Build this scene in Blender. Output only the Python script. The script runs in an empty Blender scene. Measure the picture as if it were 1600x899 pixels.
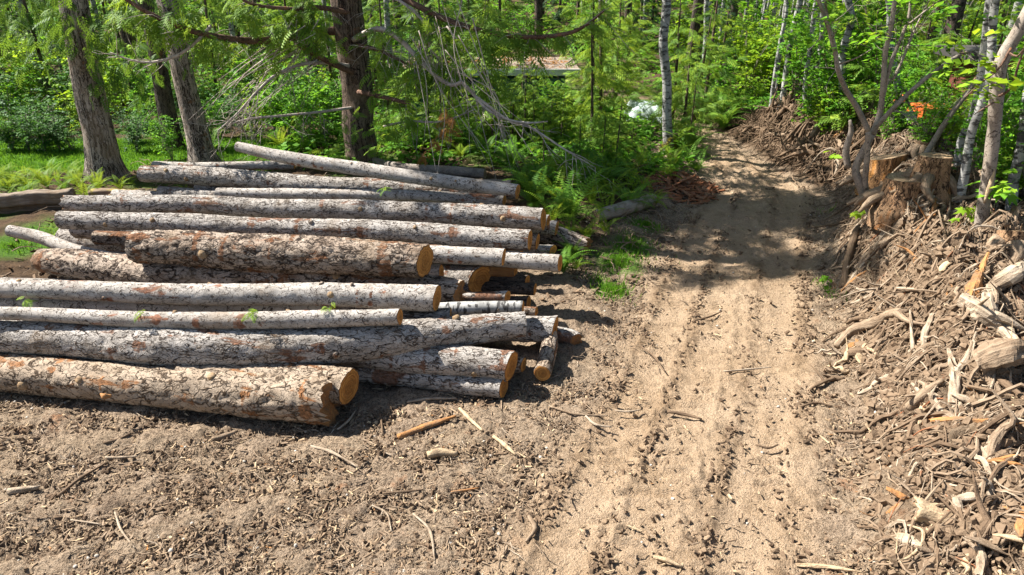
import bpy, math, random
import numpy as np
from mathutils import Vector, Matrix

# ------------------------------------------------------------------ camera, sky, sun, exposure
sc = bpy.context.scene
COL = sc.collection
R = math.radians
FPX = 1067.0
PITCH = 25.0
CAMH = 4.0
SP, CP = math.sin(R(PITCH)), math.cos(R(PITCH))
cd = bpy.data.cameras.new('camera')
cd.lens = 24.0
cd.sensor_width = 36.0
cd.clip_end = 2000
cam = bpy.data.objects.new('camera', cd)
COL.objects.link(cam)
cam.location = (0, 0, CAMH)
cam.rotation_euler = (R(90 - PITCH), 0, 0)
sc.camera = cam

SUN_EL = 48.0
TO_SUN = Vector((-0.944 * math.cos(R(SUN_EL)), 0.33 * math.cos(R(SUN_EL)), math.sin(R(SUN_EL)))).normalized()
w = bpy.data.worlds.new('World')
sc.world = w
w.use_nodes = True
nt = w.node_tree
nt.nodes.clear()
sky = nt.nodes.new('ShaderNodeTexSky')
sky.sky_type = 'NISHITA'
sky.sun_disc = False
sky.sun_elevation = R(SUN_EL)
sky.sun_rotation = math.atan2(TO_SUN.x, TO_SUN.y)
bgn = nt.nodes.new('ShaderNodeBackground')
bgn.inputs['Strength'].default_value = 0.055
wo = nt.nodes.new('ShaderNodeOutputWorld')
nt.links.new(sky.outputs[0], bgn.inputs['Color'])
nt.links.new(bgn.outputs[0], wo.inputs['Surface'])
sl = bpy.data.lights.new('sun', 'SUN')
sl.energy = 5.0
sl.angle = R(0.4)
sl.color = (1.0, 0.96, 0.90)
so = bpy.data.objects.new('sun', sl)
COL.objects.link(so)
so.rotation_euler = (-TO_SUN).to_track_quat('-Z', 'Y').to_euler()
so.location = (-20, 5, 30)
vs = sc.view_settings
vs.view_transform = 'Standard'
vs.look = 'None'
vs.exposure = 1.65
vs.gamma = 1.0
vs.use_curve_mapping = False
sc.cycles.max_bounces = 6
sc.cycles.diffuse_bounces = 3
sc.cycles.transmission_bounces = 4
sc.cycles.transparent_max_bounces = 4

# ------------------------------------------------------------------ noise
_rs = np.random.RandomState(7)
_perm = np.concatenate([_rs.permutation(256)] * 3)
_grad = _rs.normal(size=(256, 3))
_grad /= np.linalg.norm(_grad, axis=1)[:, None]


def perlin(p):
    p = np.asarray(p, float)
    i = np.floor(p).astype(int)
    f = p - i
    u = f * f * f * (f * (f * 6 - 15) + 10)
    i &= 255
    out = 0
    for dx in (0, 1):
        wx = u[:, 0] if dx else 1 - u[:, 0]
        for dy in (0, 1):
            wy = u[:, 1] if dy else 1 - u[:, 1]
            for dz in (0, 1):
                wz = u[:, 2] if dz else 1 - u[:, 2]
                h = _perm[_perm[_perm[i[:, 0] + dx] + i[:, 1] + dy] + i[:, 2] + dz] % 256
                g = _grad[h]
                d = g[:, 0] * (f[:, 0] - dx) + g[:, 1] * (f[:, 1] - dy) + g[:, 2] * (f[:, 2] - dz)
                out = out + wx * wy * wz * d
    return out * 1.5


def fbm(p, o=3, g=0.5):
    p = np.asarray(p, float)
    a, s, t = 1.0, 0.0, 0.0
    for k in range(o):
        s = s + a * perlin(p * (2.03 ** k) + 17.3 * k)
        a *= g
    return s


def sstep(a, b, x):
    t = np.clip((x - a) / (b - a), 0, 1)
    return t * t * (3 - 2 * t)


# ------------------------------------------------------------------ lie of the land
_Y = [-10, 3.6, 5.9, 7.6, 9.7, 13, 15, 17, 19, 22, 26, 34, 60]
_XL = [-2.2, -0.25, 0.85, 1.5, 2.3, 3.8, 4.3, 4.6, 4.4, 3.4, 1.4, -3, -14]
_XR = [-0.5, 2.25, 3.2, 3.85, 4.65, 5.95, 5.75, 5.5, 5.5, 5.0, 3.4, -1, -12]


def road_edges(y):
    return np.interp(y, _Y, _XL), np.interp(y, _Y, _XR)


def hs(x, y):
    x = np.asarray(x, float)
    y = np.asarray(y, float)
    d = np.maximum(y - 19, 0)
    d = np.minimum(d, 70)
    h = 0.085 * d * (1 - np.exp(-d / 7))
    xe = np.interp(y, _Y, _XR)
    H = np.interp(y, [-10, 3, 5, 7, 10, 13, 15.6, 17.5, 20, 22], [.45, .55, .85, 1.18, 1.12, .95, 1.0, .78, .3, 0])
    q = x - xe
    far = sstep(12, 14, y)
    b = H * sstep(0.1, 1.35, q) * (1 - (0.25 + 0.35 * far) * sstep(1.7, 3.4, q))
    n = fbm(np.stack([x * .9, y * .9, 0 * x + 3], -1).reshape(-1, 3), 2).reshape(x.shape)
    n2 = fbm(np.stack([x * 2.1 + 5, y * 2.1, 0 * x + 1], -1).reshape(-1, 3), 2).reshape(x.shape)
    b = b * (1 + .38 * n + .30 * n2)
    h = h + b
    h = h + .50 * np.exp(-(((x - 5.8) / .75) ** 2 + ((y - 9.3) / .6) ** 2))   # debris banked up against the stumps
    # little rise under the pile's far side and the fern bank beside the road
    xl = np.interp(y, _Y, _XL)
    h = h + 0.12 * sstep(0.1, 0.9, xl - x) * sstep(9, 11, y) * (1 - sstep(17, 20, y))
    # foreground undulation
    h = h + 0.05 * fbm(np.stack([x * .45, y * .45, 0 * x], -1).reshape(-1, 3), 2).reshape(x.shape)
    return h


def h1(x, y):
    return float(hs(np.array([x]), np.array([y]))[0])


def ray(px, py):
    v = (449.5 - py) / FPX
    return np.array([(px - 800) / FPX, CP + v * SP, -SP + v * CP])


def PZ(px, py, z):
    d = ray(px, py)
    t = (z - CAMH) / d[2]
    return Vector((d[0] * t, d[1] * t, z))


def PY(px, py, y):
    d = ray(px, py)
    t = y / d[1]
    return Vector((d[0] * t, y, CAMH + d[2] * t))


_T = np.concatenate([np.arange(3.5, 25, .06), np.arange(25, 90, .4)])


def P(px, py):
    """the point of the ground seen at a pixel"""
    d = ray(px, py)
    x, y, z = d[0] * _T, d[1] * _T, CAMH + d[2] * _T
    g = z - hs(x, y)
    k = np.where(g < 0)[0]
    k = k[0] if len(k) else len(_T) - 1
    if k == 0:
        t = _T[0]
    else:
        a = g[k - 1] / (g[k - 1] - g[k] + 1e-9)
        t = _T[k - 1] + a * (_T[k] - _T[k - 1])
    return Vector((d[0] * t, d[1] * t, h1(d[0] * t, d[1] * t)))


def PH(px, py, h):
    """the point seen at a pixel that stands h above the ground"""
    d = ray(px, py)
    x, y, z = d[0] * _T, d[1] * _T, CAMH + d[2] * _T
    k = np.where(z - hs(x, y) < h)[0]
    k = k[0] if len(k) else len(_T) - 1
    return Vector((x[k], y[k], z[k]))


def dep(p):
    return p[1] * CP - (p[2] - CAMH) * SP


def mpp(p):
    return dep(p) / FPX


def proj(p):
    t = dep(p)
    u = p[1] * SP + (p[2] - CAMH) * CP
    return 800 + p[0] / t * FPX, 449.5 - u / t * FPX


# ------------------------------------------------------------------ materials
def mat(name):
    m = bpy.data.materials.new(name)
    m.use_nodes = True
    n = m.node_tree
    n.nodes.clear()
    return m, n


class NB:
    """small node-building helper"""

    def __init__(s, n):
        s.n = n

    def node(s, t, **kw):
        x = s.n.nodes.new(t)
        for k, v in kw.items():
            setattr(x, k, v)
        return x

    def put(s, sock, v):
        if v is None:
            return
        if hasattr(v, 'is_output'):
            s.n.links.new(v, sock)
        else:
            if isinstance(v, tuple) and len(v) == 3 and sock.type == 'RGBA':
                v = (*v, 1)
            sock.default_value = v

    def attr(s, name, out='Fac'):
        return s.node('ShaderNodeAttribute', attribute_name=name).outputs[out]

    def noise(s, vec, scale, detail=3, rough=.55, dist=0.0, out='Fac'):
        x = s.node('ShaderNodeTexNoise')
        s.put(x.inputs['Vector'], vec)
        x.inputs['Scale'].default_value = scale
        x.inputs['Detail'].default_value = detail
        x.inputs['Roughness'].default_value = rough
        x.inputs['Distortion'].default_value = dist
        return x.outputs[out]

    def voro(s, vec, scale, feature='F1', rnd=1.0, out='Distance'):
        x = s.node('ShaderNodeTexVoronoi', feature=feature)
        s.put(x.inputs['Vector'], vec)
        x.inputs['Scale'].default_value = scale
        x.inputs['Randomness'].default_value = rnd
        return x.outputs[out]

    def math(s, op, a, b=None, c=None, clamp=False):
        x = s.node('ShaderNodeMath', operation=op, use_clamp=clamp)
        s.put(x.inputs[0], a)
        s.put(x.inputs[1], b)
        s.put(x.inputs[2], c)
        return x.outputs[0]

    def vmath(s, op, a, b=None):
        x = s.node('ShaderNodeVectorMath', operation=op)
        s.put(x.inputs[0], a)
        s.put(x.inputs[1], b)
        return x.outputs[0]

    def mix(s, f, a, b, mode='MIX'):
        x = s.node('ShaderNodeMix', data_type='RGBA', blend_type=mode)
        s.put(x.inputs[0], f)
        s.put(x.inputs[6], a)
        s.put(x.inputs[7], b)
        return x.outputs[2]

    def ramp(s, f, stops, interp='LINEAR'):
        x = s.node('ShaderNodeValToRGB')
        x.color_ramp.interpolation = interp
        el = x.color_ramp.elements
        while len(el) < len(stops):
            el.new(0.5)
        for e, (p, c) in zip(el, stops):
            e.position = p
            e.color = (*c, 1) if len(c) == 3 else c
        s.put(x.inputs[0], f)
        return x.outputs[0]

    def rng(s, f, a, b, c=0.0, d=1.0):
        x = s.node('ShaderNodeMapRange')
        s.put(x.inputs[0], f)
        for i, v in enumerate((a, b, c, d)):
            x.inputs[1 + i].default_value = v
        return x.outputs[0]

    def bump(s, h, strength, dist):
        x = s.node('ShaderNodeBump')
        x.inputs['Strength'].default_value = strength
        x.inputs['Distance'].default_value = dist
        s.put(x.inputs['Height'], h)
        return x.outputs[0]

    def out(s, col, rough=.9, normal=None, spec=.2):
        b = s.node('ShaderNodeBsdfPrincipled')
        s.put(b.inputs['Base Color'], col)
        s.put(b.inputs['Roughness'], rough)
        b.inputs['Specular IOR Level'].default_value = spec
        s.put(b.inputs['Normal'], normal)
        o = s.node('ShaderNodeOutputMaterial')
        s.n.links.new(b.outputs[0], o.inputs[0])
        return b


def bark_mat(name, light, mid, crack, scar, stretch=.35, scale=16, scar_amt=.5, crack_w=.12, bump=.8):
    """bark of plates parted by cracks; scar = red-brown inner bark where the skin was torn off"""
    m, n = mat(name)
    b = NB(n)
    bk = b.attr('bk', 'Vector')
    rnd = b.node('ShaderNodeObjectInfo').outputs['Random']
    off = b.math('MULTIPLY', rnd, 37.0)
    cv = b.node('ShaderNodeCombineXYZ')
    b.put(cv.inputs[0], off)
    v0 = b.vmath('ADD', bk, cv.outputs[0])
    wob = b.noise(v0, 9, 2, out='Color')
    wob = b.vmath('SCALE', b.vmath('SUBTRACT', wob, (.5, .5, .5)))
    wob.node.inputs['Scale'].default_value = .10
    v1 = b.vmath('MULTIPLY', b.vmath('ADD', v0, wob), (stretch, 1, 1))
    v1 = b.vmath('SCALE', v1)
    b.put(v1.node.inputs['Scale'], b.math('ADD', b.math('MULTIPLY', b.math('FRACT', b.math('MULTIPLY', rnd, 7.3)), .7), .75))
    r1 = b.math('ABSOLUTE', b.math('SUBTRACT', b.noise(v1, scale * .75, 2, .6), .5))
    r2 = b.math('ABSOLUTE', b.math('SUBTRACT', b.noise(b.vmath('ADD', v1, (4.1, 2.2, 1.3)), scale * 1.9, 2, .6), .5))
    vary = b.rng(b.noise(v0, 5, 3), .35, .65, .42, 1.05)
    cr = b.math('MULTIPLY', b.rng(b.math('DIVIDE', r1, vary), crack_w * .08, crack_w * .45), b.rng(b.math('DIVIDE', r2, vary), crack_w * .05, crack_w * .32, .25, 1))
    nz = b.noise(v0, 3.5, 5, .65)
    nf = b.noise(v0, 60, 4, .7)
    base = b.mix(b.rng(nz, .38, .62), light, mid)
    base = b.mix(b.rng(nf, .35, .75, 0, .55), base, tuple(.55 * c for c in mid))
    cell = b.noise(v1, scale * .5, 3, .6)
    base = b.mix(b.rng(cell, .42, .62, 0, .5), base, tuple(.5 * (x + y) * 1.12 for x, y in zip(light, light)))
    col = b.mix(cr, crack, base)
    # torn patches
    v2 = b.vmath('MULTIPLY', v0, (.28, 1, 1))
    sn = b.noise(v2, 4.2, 5, .66, .4)
    ring = b.rng(b.noise(b.vmath('MULTIPLY', v0, (1, .12, .12)), 2.6, 3, .7), .53, .61, 0, .11)
    sn = b.math('ADD', sn, ring)
    sm = b.rng(sn, .66 - .12 * scar_amt, .70 - .12 * scar_amt)
    sc_ = b.mix(b.rng(b.noise(v0, 25, 4, .7), .42, .68), tuple(.7 * c for c in scar), tuple(1.7 * c for c in scar))
    col = b.mix(b.math('MULTIPLY', sm, .85), col, sc_)
    # soil smeared on
    dm = b.rng(b.noise(v0, 1.7, 4, .6), .56, .70, 0, .55)
    col = b.mix(dm, col, (.21, .15, .095))
    hgt = b.math('ADD', b.math('MULTIPLY', cr, 1.0), b.math('MULTIPLY', nf, .5))
    nrm = b.bump(hgt, bump, .014)
    b.out(col, .92, nrm, .15)
    return m


M = {}
M['fir'] = bark_mat('fir_bark', (.415, .38, .34), (.255, .222, .187), (.045, .033, .025), (.15, .068, .035), .35, 18, .55, .10)
M['firbrown'] = bark_mat('old_fir_bark', (.37, .30, .235), (.215, .155, .11), (.03, .02, .014), (.15, .065, .028), .4, 14, .75, .15)
M['pale'] = bark_mat('pale_bark', (.44, .402, .357), (.28, .245, .207), (.06, .045, .035), (.17, .065, .03), .6, 17, .3, .07, .5)
M['dirty'] = bark_mat('soiled_bark', (.38, .30, .22), (.26, .195, .135), (.06, .04, .025), (.20, .085, .03), .6, 12, .6, .1)
M['cedar'] = bark_mat('cedar_bark', (.20, .15, .115), (.12, .08, .055), (.02, .013, .009), (.13, .06, .03), .07, 22, .2, .16)
M['cedargrey'] = bark_mat('grey_cedar_bark', (.40, .335, .28), (.24, .19, .15), (.03, .022, .016), (.17, .09, .05), .07, 22, .1, .16)
M['bough'] = bark_mat('bough_bark', (.21, .125, .085), (.13, .075, .05), (.03, .018, .012), (.22, .10, .045), .3, 30, .1, .08, .5)
M['twig'] = bark_mat('dead_twig_bark', (.50, .44, .38), (.36, .29, .24), (.10, .08, .06), (.30, .16, .09), .3, 30, .1, .05, .3)
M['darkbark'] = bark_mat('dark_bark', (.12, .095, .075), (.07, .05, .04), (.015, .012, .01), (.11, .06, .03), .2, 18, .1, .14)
M['maple'] = bark_mat('maple_bark', (.33, .28, .23), (.22, .175, .14), (.06, .045, .035), (.17, .10, .06), .8, 14, .15, .05, .3)
M['slim'] = bark_mat('slim_stem_bark', (.30, .26, .22), (.18, .15, .12), (.05, .04, .03), (.15, .09, .05), .5, 30, .1, .05, .3)


def birch_mat():
    m, n = mat('alder_bark')
    b = NB(n)
    bk = b.attr('bk', 'Vector')
    off = b.math('MULTIPLY', b.node('ShaderNodeObjectInfo').outputs['Random'], 31.0)
    cv = b.node('ShaderNodeCombineXYZ')
    b.put(cv.inputs[0], off)
    v = b.vmath('ADD', bk, cv.outputs[0])
    v2 = b.vmath('MULTIPLY', v, (2.6, 1, 1))
    nz = b.noise(v, 4, 5, .7)
    col = b.mix(b.rng(nz, .35, .62), (.42, .41, .38), (.21, .205, .19))
    mk = b.rng(b.noise(v2, 7, 4, .65, .6), .51, .57)
    col = b.mix(b.math('MULTIPLY', mk, .9), col, (.035, .032, .03))
    ln = b.rng(b.noise(b.vmath('MULTIPLY', v, (9, 1, 1)), 5, 3), .62, .68)
    col = b.mix(b.math('MULTIPLY', ln, b.rng(b.noise(v, 14, 3), .45, .6, 0, .7)), col, (.07, .06, .055))
    ms = b.rng(b.noise(v, 1.6, 3), .60, .72, 0, .5)
    col = b.mix(ms, col, (.13, .14, .06))
    b.out(col, .8, b.bump(b.noise(v, 40, 3), .4, .006), .2)
    return m


M['alder'] = birch_mat()


def cut_mat(name='cut_wood', c0=(.60, .285, .07), c1=(.36, .145, .035)):
    m, n = mat(name)
    b = NB(n)
    bk = b.attr('bk', 'Vector')
    rnd = b.node('ShaderNodeObjectInfo').outputs['Random']
    ln = b.node('ShaderNodeVectorMath', operation='LENGTH')
    cvx = b.node('ShaderNodeCombineXYZ')
    b.put(cvx.inputs[2], b.math('MULTIPLY', rnd, 40))
    vv = b.vmath('ADD', bk, cvx.outputs[0])
    wv = b.vmath('SCALE', b.vmath('SUBTRACT', b.noise(vv, 7, 2, out='Color'), (.5, .5, .5)))
    wv.node.inputs['Scale'].default_value = .05
    b.put(ln.inputs[0], b.vmath('ADD', bk, wv))
    sepn = b.node('ShaderNodeSeparateXYZ')
    b.put(sepn.inputs[0], bk)
    fr_ = sepn.outputs[2]
    flat_ = b.vmath('MULTIPLY', b.vmath('ADD', bk, wv), (1, 1, 0))
    b.put(ln.inputs[0], flat_)
    rg = b.math('SINE', b.math('MULTIPLY', ln.outputs['Value'], 190))
    dirv = b.vmath('NORMALIZE', flat_)
    spoke = b.math('ABSOLUTE', b.math('SUBTRACT', b.noise(b.vmath('ADD', dirv, cvx.outputs[0]), 3.2, 2, .6), .5))
    nz = b.noise(vv, 9, 4, .6)
    col = b.mix(b.rng(nz, .36, .64), c0, c1)
    col = b.mix(b.rng(rg, .0, 1, 0, .6), col, tuple(.55 * c for c in c1))
    col = b.mix(b.rng(b.math('ADD', fr_, b.math('MULTIPLY', nz, .3)), .5, .85, .45, 0), col, tuple(.5 * c for c in c1))
    col = b.mix(b.math('MULTIPLY', b.rng(spoke, .004, .016, .8, 0), b.rng(fr_, .95, .3)), col, (.05, .025, .012))
    st = b.rng(b.noise(vv, 22, 3), .56, .68, 0, .75)
    col = b.mix(st, col, (.09, .045, .018))
    saw = b.noise(b.vmath('MULTIPLY', vv, (1, 1, 12)), 12, 2)
    col = b.mix(b.rng(saw, .55, .7, 0, .35), col, (.62, .38, .15))
    col = b.mix(b.rng(fr_, .93, .965), col, (.10, .06, .035))
    b.out(col, .85, b.bump(b.math('ADD', rg, b.math('MULTIPLY', saw, 2)), .3, .004), .15)
    return m


M['cut'] = cut_mat()
M['cutpale'] = cut_mat('grey_cut_wood', (.40, .29, .18), (.28, .19, .11))


def wood_mat(name, a, c, sc_=18, lich=None):
    """weathered or torn wood with grain along the piece"""
    m, n = mat(name)
    b = NB(n)
    bk = b.attr('bk', 'Vector')
    off = b.math('MULTIPLY', b.node('ShaderNodeObjectInfo').outputs['Random'], 23.0)
    cv = b.node('ShaderNodeCombineXYZ')
    b.put(cv.inputs[1], off)
    v = b.vmath('ADD', bk, cv.outputs[0])
    g = b.noise(b.vmath('MULTIPLY', v, (.12, 1, 1)), sc_ * 3, 4, .65)
    n2 = b.noise(v, 6, 4, .6)
    col = b.mix(b.rng(g, .35, .65), a, c)
    col = b.mix(b.rng(n2, .45, .7, 0, .6), col, tuple(.45 * (x + y) / 2 for x, y in zip(a, c)))
    rv = b.attr('rnd')
    col = b.mix(b.math('MULTIPLY', rv, .5), col, (.20, .14, .09))
    col = b.mix(b.rng(b.noise(v, 4.5, 5, .7), .50, .62, 0, .75), col, (.17, .118, .075))
    if lich:
        col = b.mix(b.rng(b.noise(v, 3, 4), .5, .6), col, lich)
    b.out(col, .9, b.bump(b.math('ADD', g, b.noise(v, 40, 4, .7)), .9, .012), .1)
    return m


M['root'] = wood_mat('weathered_root', (.34, .26, .18), (.165, .11, .07))
M['rootpale'] = wood_mat('bleached_root', (.47, .39, .295), (.29, .22, .15))
M['rootdark'] = wood_mat('soiled_root', (.17, .112, .07), (.075, .048, .03))
M['torn'] = wood_mat('torn_wood', (.48, .23, .075), (.30, .12, .035))
M['splinter'] = wood_mat('pale_splinter', (.60, .46, .29), (.44, .31, .18))
M['beam'] = wood_mat('weathered_beam', (.30, .25, .20), (.10, .08, .062), 9)
M['beamdark'] = wood_mat('rotting_timber', (.13, .09, .06), (.07, .048, .033), 10)
M['mosswood'] = wood_mat('mossy_timber', (.22, .17, .12), (.13, .095, .065), 10, (.30, .25, .03))
M['lichlog'] = wood_mat('lichened_log', (.40, .38, .33), (.24, .22, .18), 8, (.13, .16, .06))
M['redbark'] = wood_mat('red_bark_flakes', (.38, .14, .06), (.20, .07, .03), 20)


def leaf_mat(name, dark, light, trans=.35, tint=(.22, .34, .02), rough=.55):
    m, n = mat(name)
    b = NB(n)
    rv = b.attr('rnd')
    orn = b.node('ShaderNodeObjectInfo').outputs['Random']
    f = b.math('ADD', b.math('MULTIPLY', rv, .8), b.math('MULTIPLY', orn, .2))
    col = b.mix(f, dark, light)
    col = b.mix(b.rng(rv, .90, 1.0, 0, .6), col, tint)
    d = b.node('ShaderNodeBsdfPrincipled')
    b.put(d.inputs['Base Color'], col)
    d.inputs['Roughness'].default_value = rough
    d.inputs['Specular IOR Level'].default_value = .12
    t = b.node('ShaderNodeBsdfTranslucent')
    b.put(t.inputs['Color'], b.mix(.5, col, tint))
    x = b.node('ShaderNodeMixShader')
    x.inputs[0].default_value = trans
    n.links.new(d.outputs[0], x.inputs[1])
    n.links.new(t.outputs[0], x.inputs[2])
    o = b.node('ShaderNodeOutputMaterial')
    n.links.new(x.outputs[0], o.inputs[0])
    return m


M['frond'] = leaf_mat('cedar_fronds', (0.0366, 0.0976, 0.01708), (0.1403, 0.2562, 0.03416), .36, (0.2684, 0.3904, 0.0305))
M['frondlight'] = leaf_mat('sunlit_tone_cedar_fronds', (0.0732, 0.1647, 0.02196), (0.2196, 0.3538, 0.0427), .40, (0.3904, 0.488, 0.0366))  # lit copy of the cedar fronds: sunlight put into the leaf colour
M['needle'] = leaf_mat('fir_needles', (.012, .04, .012), (.04, .095, .025), .2, (.07, .13, .03))
M['leaf'] = leaf_mat('broad_leaves', (0.0549, 0.1586, 0.01708), (0.1586, 0.366, 0.02684), .45, (0.2684, 0.5124, 0.0244))
M['leafyellow'] = leaf_mat('young_leaves', (0.122, 0.244, 0.01952), (0.2684, 0.4392, 0.02684), .45, (0.4392, 0.5612, 0.0244))
M['leafdark'] = leaf_mat('shrub_leaves', (0.0216, 0.0696, 0.0156), (0.072, 0.18, 0.0264), .3, (0.144, 0.312, 0.036))
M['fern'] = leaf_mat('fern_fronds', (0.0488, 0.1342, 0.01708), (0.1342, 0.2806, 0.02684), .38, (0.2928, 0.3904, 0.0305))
M['fernlight'] = leaf_mat('sunlit_tone_fern_fronds', (0.105, 0.1995, 0.0168), (0.2205, 0.336, 0.02625), .42, (0.399, 0.441, 0.0315))  # fern fronds again, with the sun's brightness painted into the green
M['grass'] = leaf_mat('grass_blades', (.05, .14, .012), (.12, .27, .02), .4, (.20, .36, .02))
M['deadleaf'] = leaf_mat('dead_fronds', (.20, .09, .03), (.36, .17, .05), .3, (.40, .22, .06))


def earth_mat():
    m, n = mat('earth')
    b = NB(n)
    pos = b.node('ShaderNodeNewGeometry').outputs['Position']
    road = b.attr('road')
    litter = b.attr('litter')
    green = b.attr('green')
    n1 = b.noise(pos, 1.3, 5, .6)
    n2 = b.noise(pos, 7, 5, .65)
    n3 = b.noise(pos, 38, 4, .7)
    n4 = b.noise(pos, 130, 2, .6)
    soil = b.mix(b.rng(n2, .38, .62), (.335, .248, .172), (.175, .122, .081))
    soil = b.mix(b.rng(n1, .4, .62, 0, .7), soil, (.31, .23, .15))
    soil = b.mix(b.rng(n3, .48, .60, 0, .85), soil, (.06, .04, .026))
    soil = b.mix(b.rng(n4, .56, .64, 0, .8), soil, (.42, .335, .24))
    tan = b.mix(b.rng(n2, .36, .64), (.37, .258, .16), (.255, .175, .105))
    tan = b.mix(b.rng(n1, .38, .62, 0, .6), tan, (.41, .30, .20))
    tan = b.mix(b.rng(n3, .54, .66, 0, .75), tan, (.14, .092, .055))
    tan = b.mix(b.rng(n4, .57, .65, 0, .6), tan, (.56, .46, .34))
    red = b.rng(b.noise(b.vmath('ADD', pos, (7, 3, 0)), 2.2, 4, .65), .61, .70, 0, .55)
    soil = b.mix(red, soil, (.30, .14, .065))
    rut = b.attr('rut')
    tan = b.mix(b.math('MULTIPLY', rut, b.rng(n2, .35, .6, .25, .8)), tan, (.19, .125, .072))
    col = b.mix(road, soil, tan)
    duff = b.mix(b.rng(n2, .35, .65), (.055, .036, .022), (.115, .072, .04))
    duff = b.mix(b.rng(n3, .5, .65, 0, .7), duff, (.03, .02, .014))
    col = b.mix(litter, col, duff)
    gr = b.mix(b.rng(n3, .35, .65), (.035, .10, .012), (.10, .21, .02))
    col = b.mix(green, col, gr)
    hgt = b.math('ADD', b.math('MULTIPLY', n3, 1.0), b.math('MULTIPLY', n4, .35))
    b.out(col, .95, b.bump(hgt, 1.0, .045), .1)
    return m


M['earth'] = earth_mat()


def plain(name, col, rough=.6, scale=6, amt=.35, bump=.2, metal=0, col2=None):
    m, n = mat(name)
    b = NB(n)
    co = b.node('ShaderNodeTexCoord').outputs['Object']
    nz = b.noise(co, scale, 5, .65)
    c = b.mix(b.rng(nz, .35, .7, 0, amt), col, col2 or tuple(.35 * x for x in col))
    p = b.out(c, rough, b.bump(nz, bump, .01), .3)
    p.inputs['Metallic'].default_value = metal
    return m


M['teal'] = plain('teal_paint', (.10, .22, .22), .7, 3, .6)
M['darkwall'] = plain('dark_boards', (.05, .045, .04), .8, 3, .5)
M['fascia'] = plain('white_fascia', (.66, .66, .62), .5, 5, .4)
M['roofing'] = plain('littered_roofing', (.26, .20, .15), .95, 9, .8, .8)
M['tarp'] = plain('pale_tarp', (.40, .46, .44), .45, 2.5, .5, .6, 0, (.30, .40, .38))
M['orange'] = plain('orange_paint', (.62, .16, .035), .5, 4, .6, .2, 0, (.30, .06, .02))
M['red'] = plain('dark_red_boards', (.12, .035, .022), .8, 3, .5)
M['winglass'] = plain('dull_window', (.06, .13, .12), .15, 2, .3, 0)
M['barrelwhite'] = plain('white_plastic', (.62, .64, .62), .45, 5, .3)
M['rubber'] = plain('dark_track', (.03, .028, .025), .8, 8, .5)
M['pebble'] = plain('pebble_stone', (.46, .41, .34), .85, 14, .6, .5)
M['moss'] = leaf_mat('yellow_moss', (.14, .13, .015), (.32, .27, .025), .3, (.42, .34, .03))

# ------------------------------------------------------------------ mesh builders


def tag(o, label=None, cat=None, group=None, kind=None):
    if label:
        o['label'] = label
    if cat:
        o['category'] = cat
    if group:
        o['group'] = group
    if kind:
        o['kind'] = kind
    return o


def link(name, V, Fq, material, parent=None, bk=None, rnd=None, smooth=True, extra=None):
    me = bpy.data.meshes.new(name)
    V = np.asarray(V, np.float32)
    Fq = np.asarray(Fq, np.int32)
    k = Fq.shape[1]
    me.vertices.add(len(V))
    me.vertices.foreach_set('co', V.ravel())
    me.loops.add(Fq.size)
    me.loops.foreach_set('vertex_index', Fq.ravel())
    me.polygons.add(len(Fq))
    me.polygons.foreach_set('loop_start', np.arange(0, Fq.size, k, dtype=np.int32))
    me.update(calc_edges=True)
    me.polygons.foreach_set('use_smooth', np.full(len(Fq), smooth))
    if bk is not None:
        a = me.attributes.new('bk', 'FLOAT_VECTOR', 'POINT')
        a.data.foreach_set('vector', np.asarray(bk, np.float32).ravel())
    if rnd is not None:
        a = me.attributes.new('rnd', 'FLOAT', 'FACE')
        a.data.foreach_set('value', np.asarray(rnd, np.float32))
    for nm, arr in (extra or {}).items():
        a = me.attributes.new(nm, 'FLOAT', 'POINT')
        a.data.foreach_set('value', np.asarray(arr, np.float32))
    me.validate()
    me.materials.append(material)
    o = bpy.data.objects.new(name, me)
    COL.objects.link(o)
    if parent is not None:
        o.parent = parent
    return o


class MB:
    def __init__(s):
        s.V, s.F, s.B, s.Rn, s.n = [], [], [], [], 0

    def add(s, V, Fq, B=None, rn=None):
        V = np.asarray(V, float)
        Fq = np.asarray(Fq, int)
        s.V.append(V)
        s.F.append(Fq + s.n)
        s.B.append(V.copy() if B is None else np.asarray(B, float))
        s.Rn.append(np.full(len(Fq), .5) if rn is None else (np.full(len(Fq), rn) if np.isscalar(rn) else np.asarray(rn)))
        s.n += len(V)
        return s

    def tube(s, pts, rad, seg=8, step=None, disp=None, close=True, rn=None):
        V, Fq, B = tube(pts, rad, seg, step, disp, close)
        return s.add(V, Fq, B, rn)

    def box(s, c, size, rz=0.0, rn=.5, jit=0.0, rs=None):
        c = np.array(c)
        h = np.array(size) / 2
        q = np.array([[x, y, z] for x in (-1, 1) for y in (-1, 1) for z in (-1, 1)], float)
        if jit and rs is not None:
            q = q + rs.uniform(-jit, jit, q.shape)
        q = q * h
        ca, sa = math.cos(rz), math.sin(rz)
        q = np.stack([q[:, 0] * ca - q[:, 1] * sa, q[:, 0] * sa + q[:, 1] * ca, q[:, 2]], -1)
        Fq = [[0, 1, 3, 2], [4, 6, 7, 5], [0, 4, 5, 1], [2, 3, 7, 6], [0, 2, 6, 4], [1, 5, 7, 3]]
        return s.add(q + c, Fq, None, rn)

    def build(s, name, material, parent=None, smooth=True):
        return link(name, np.concatenate(s.V), np.concatenate(s.F), material, parent,
                    np.concatenate(s.B), np.concatenate(s.Rn), smooth)


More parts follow.
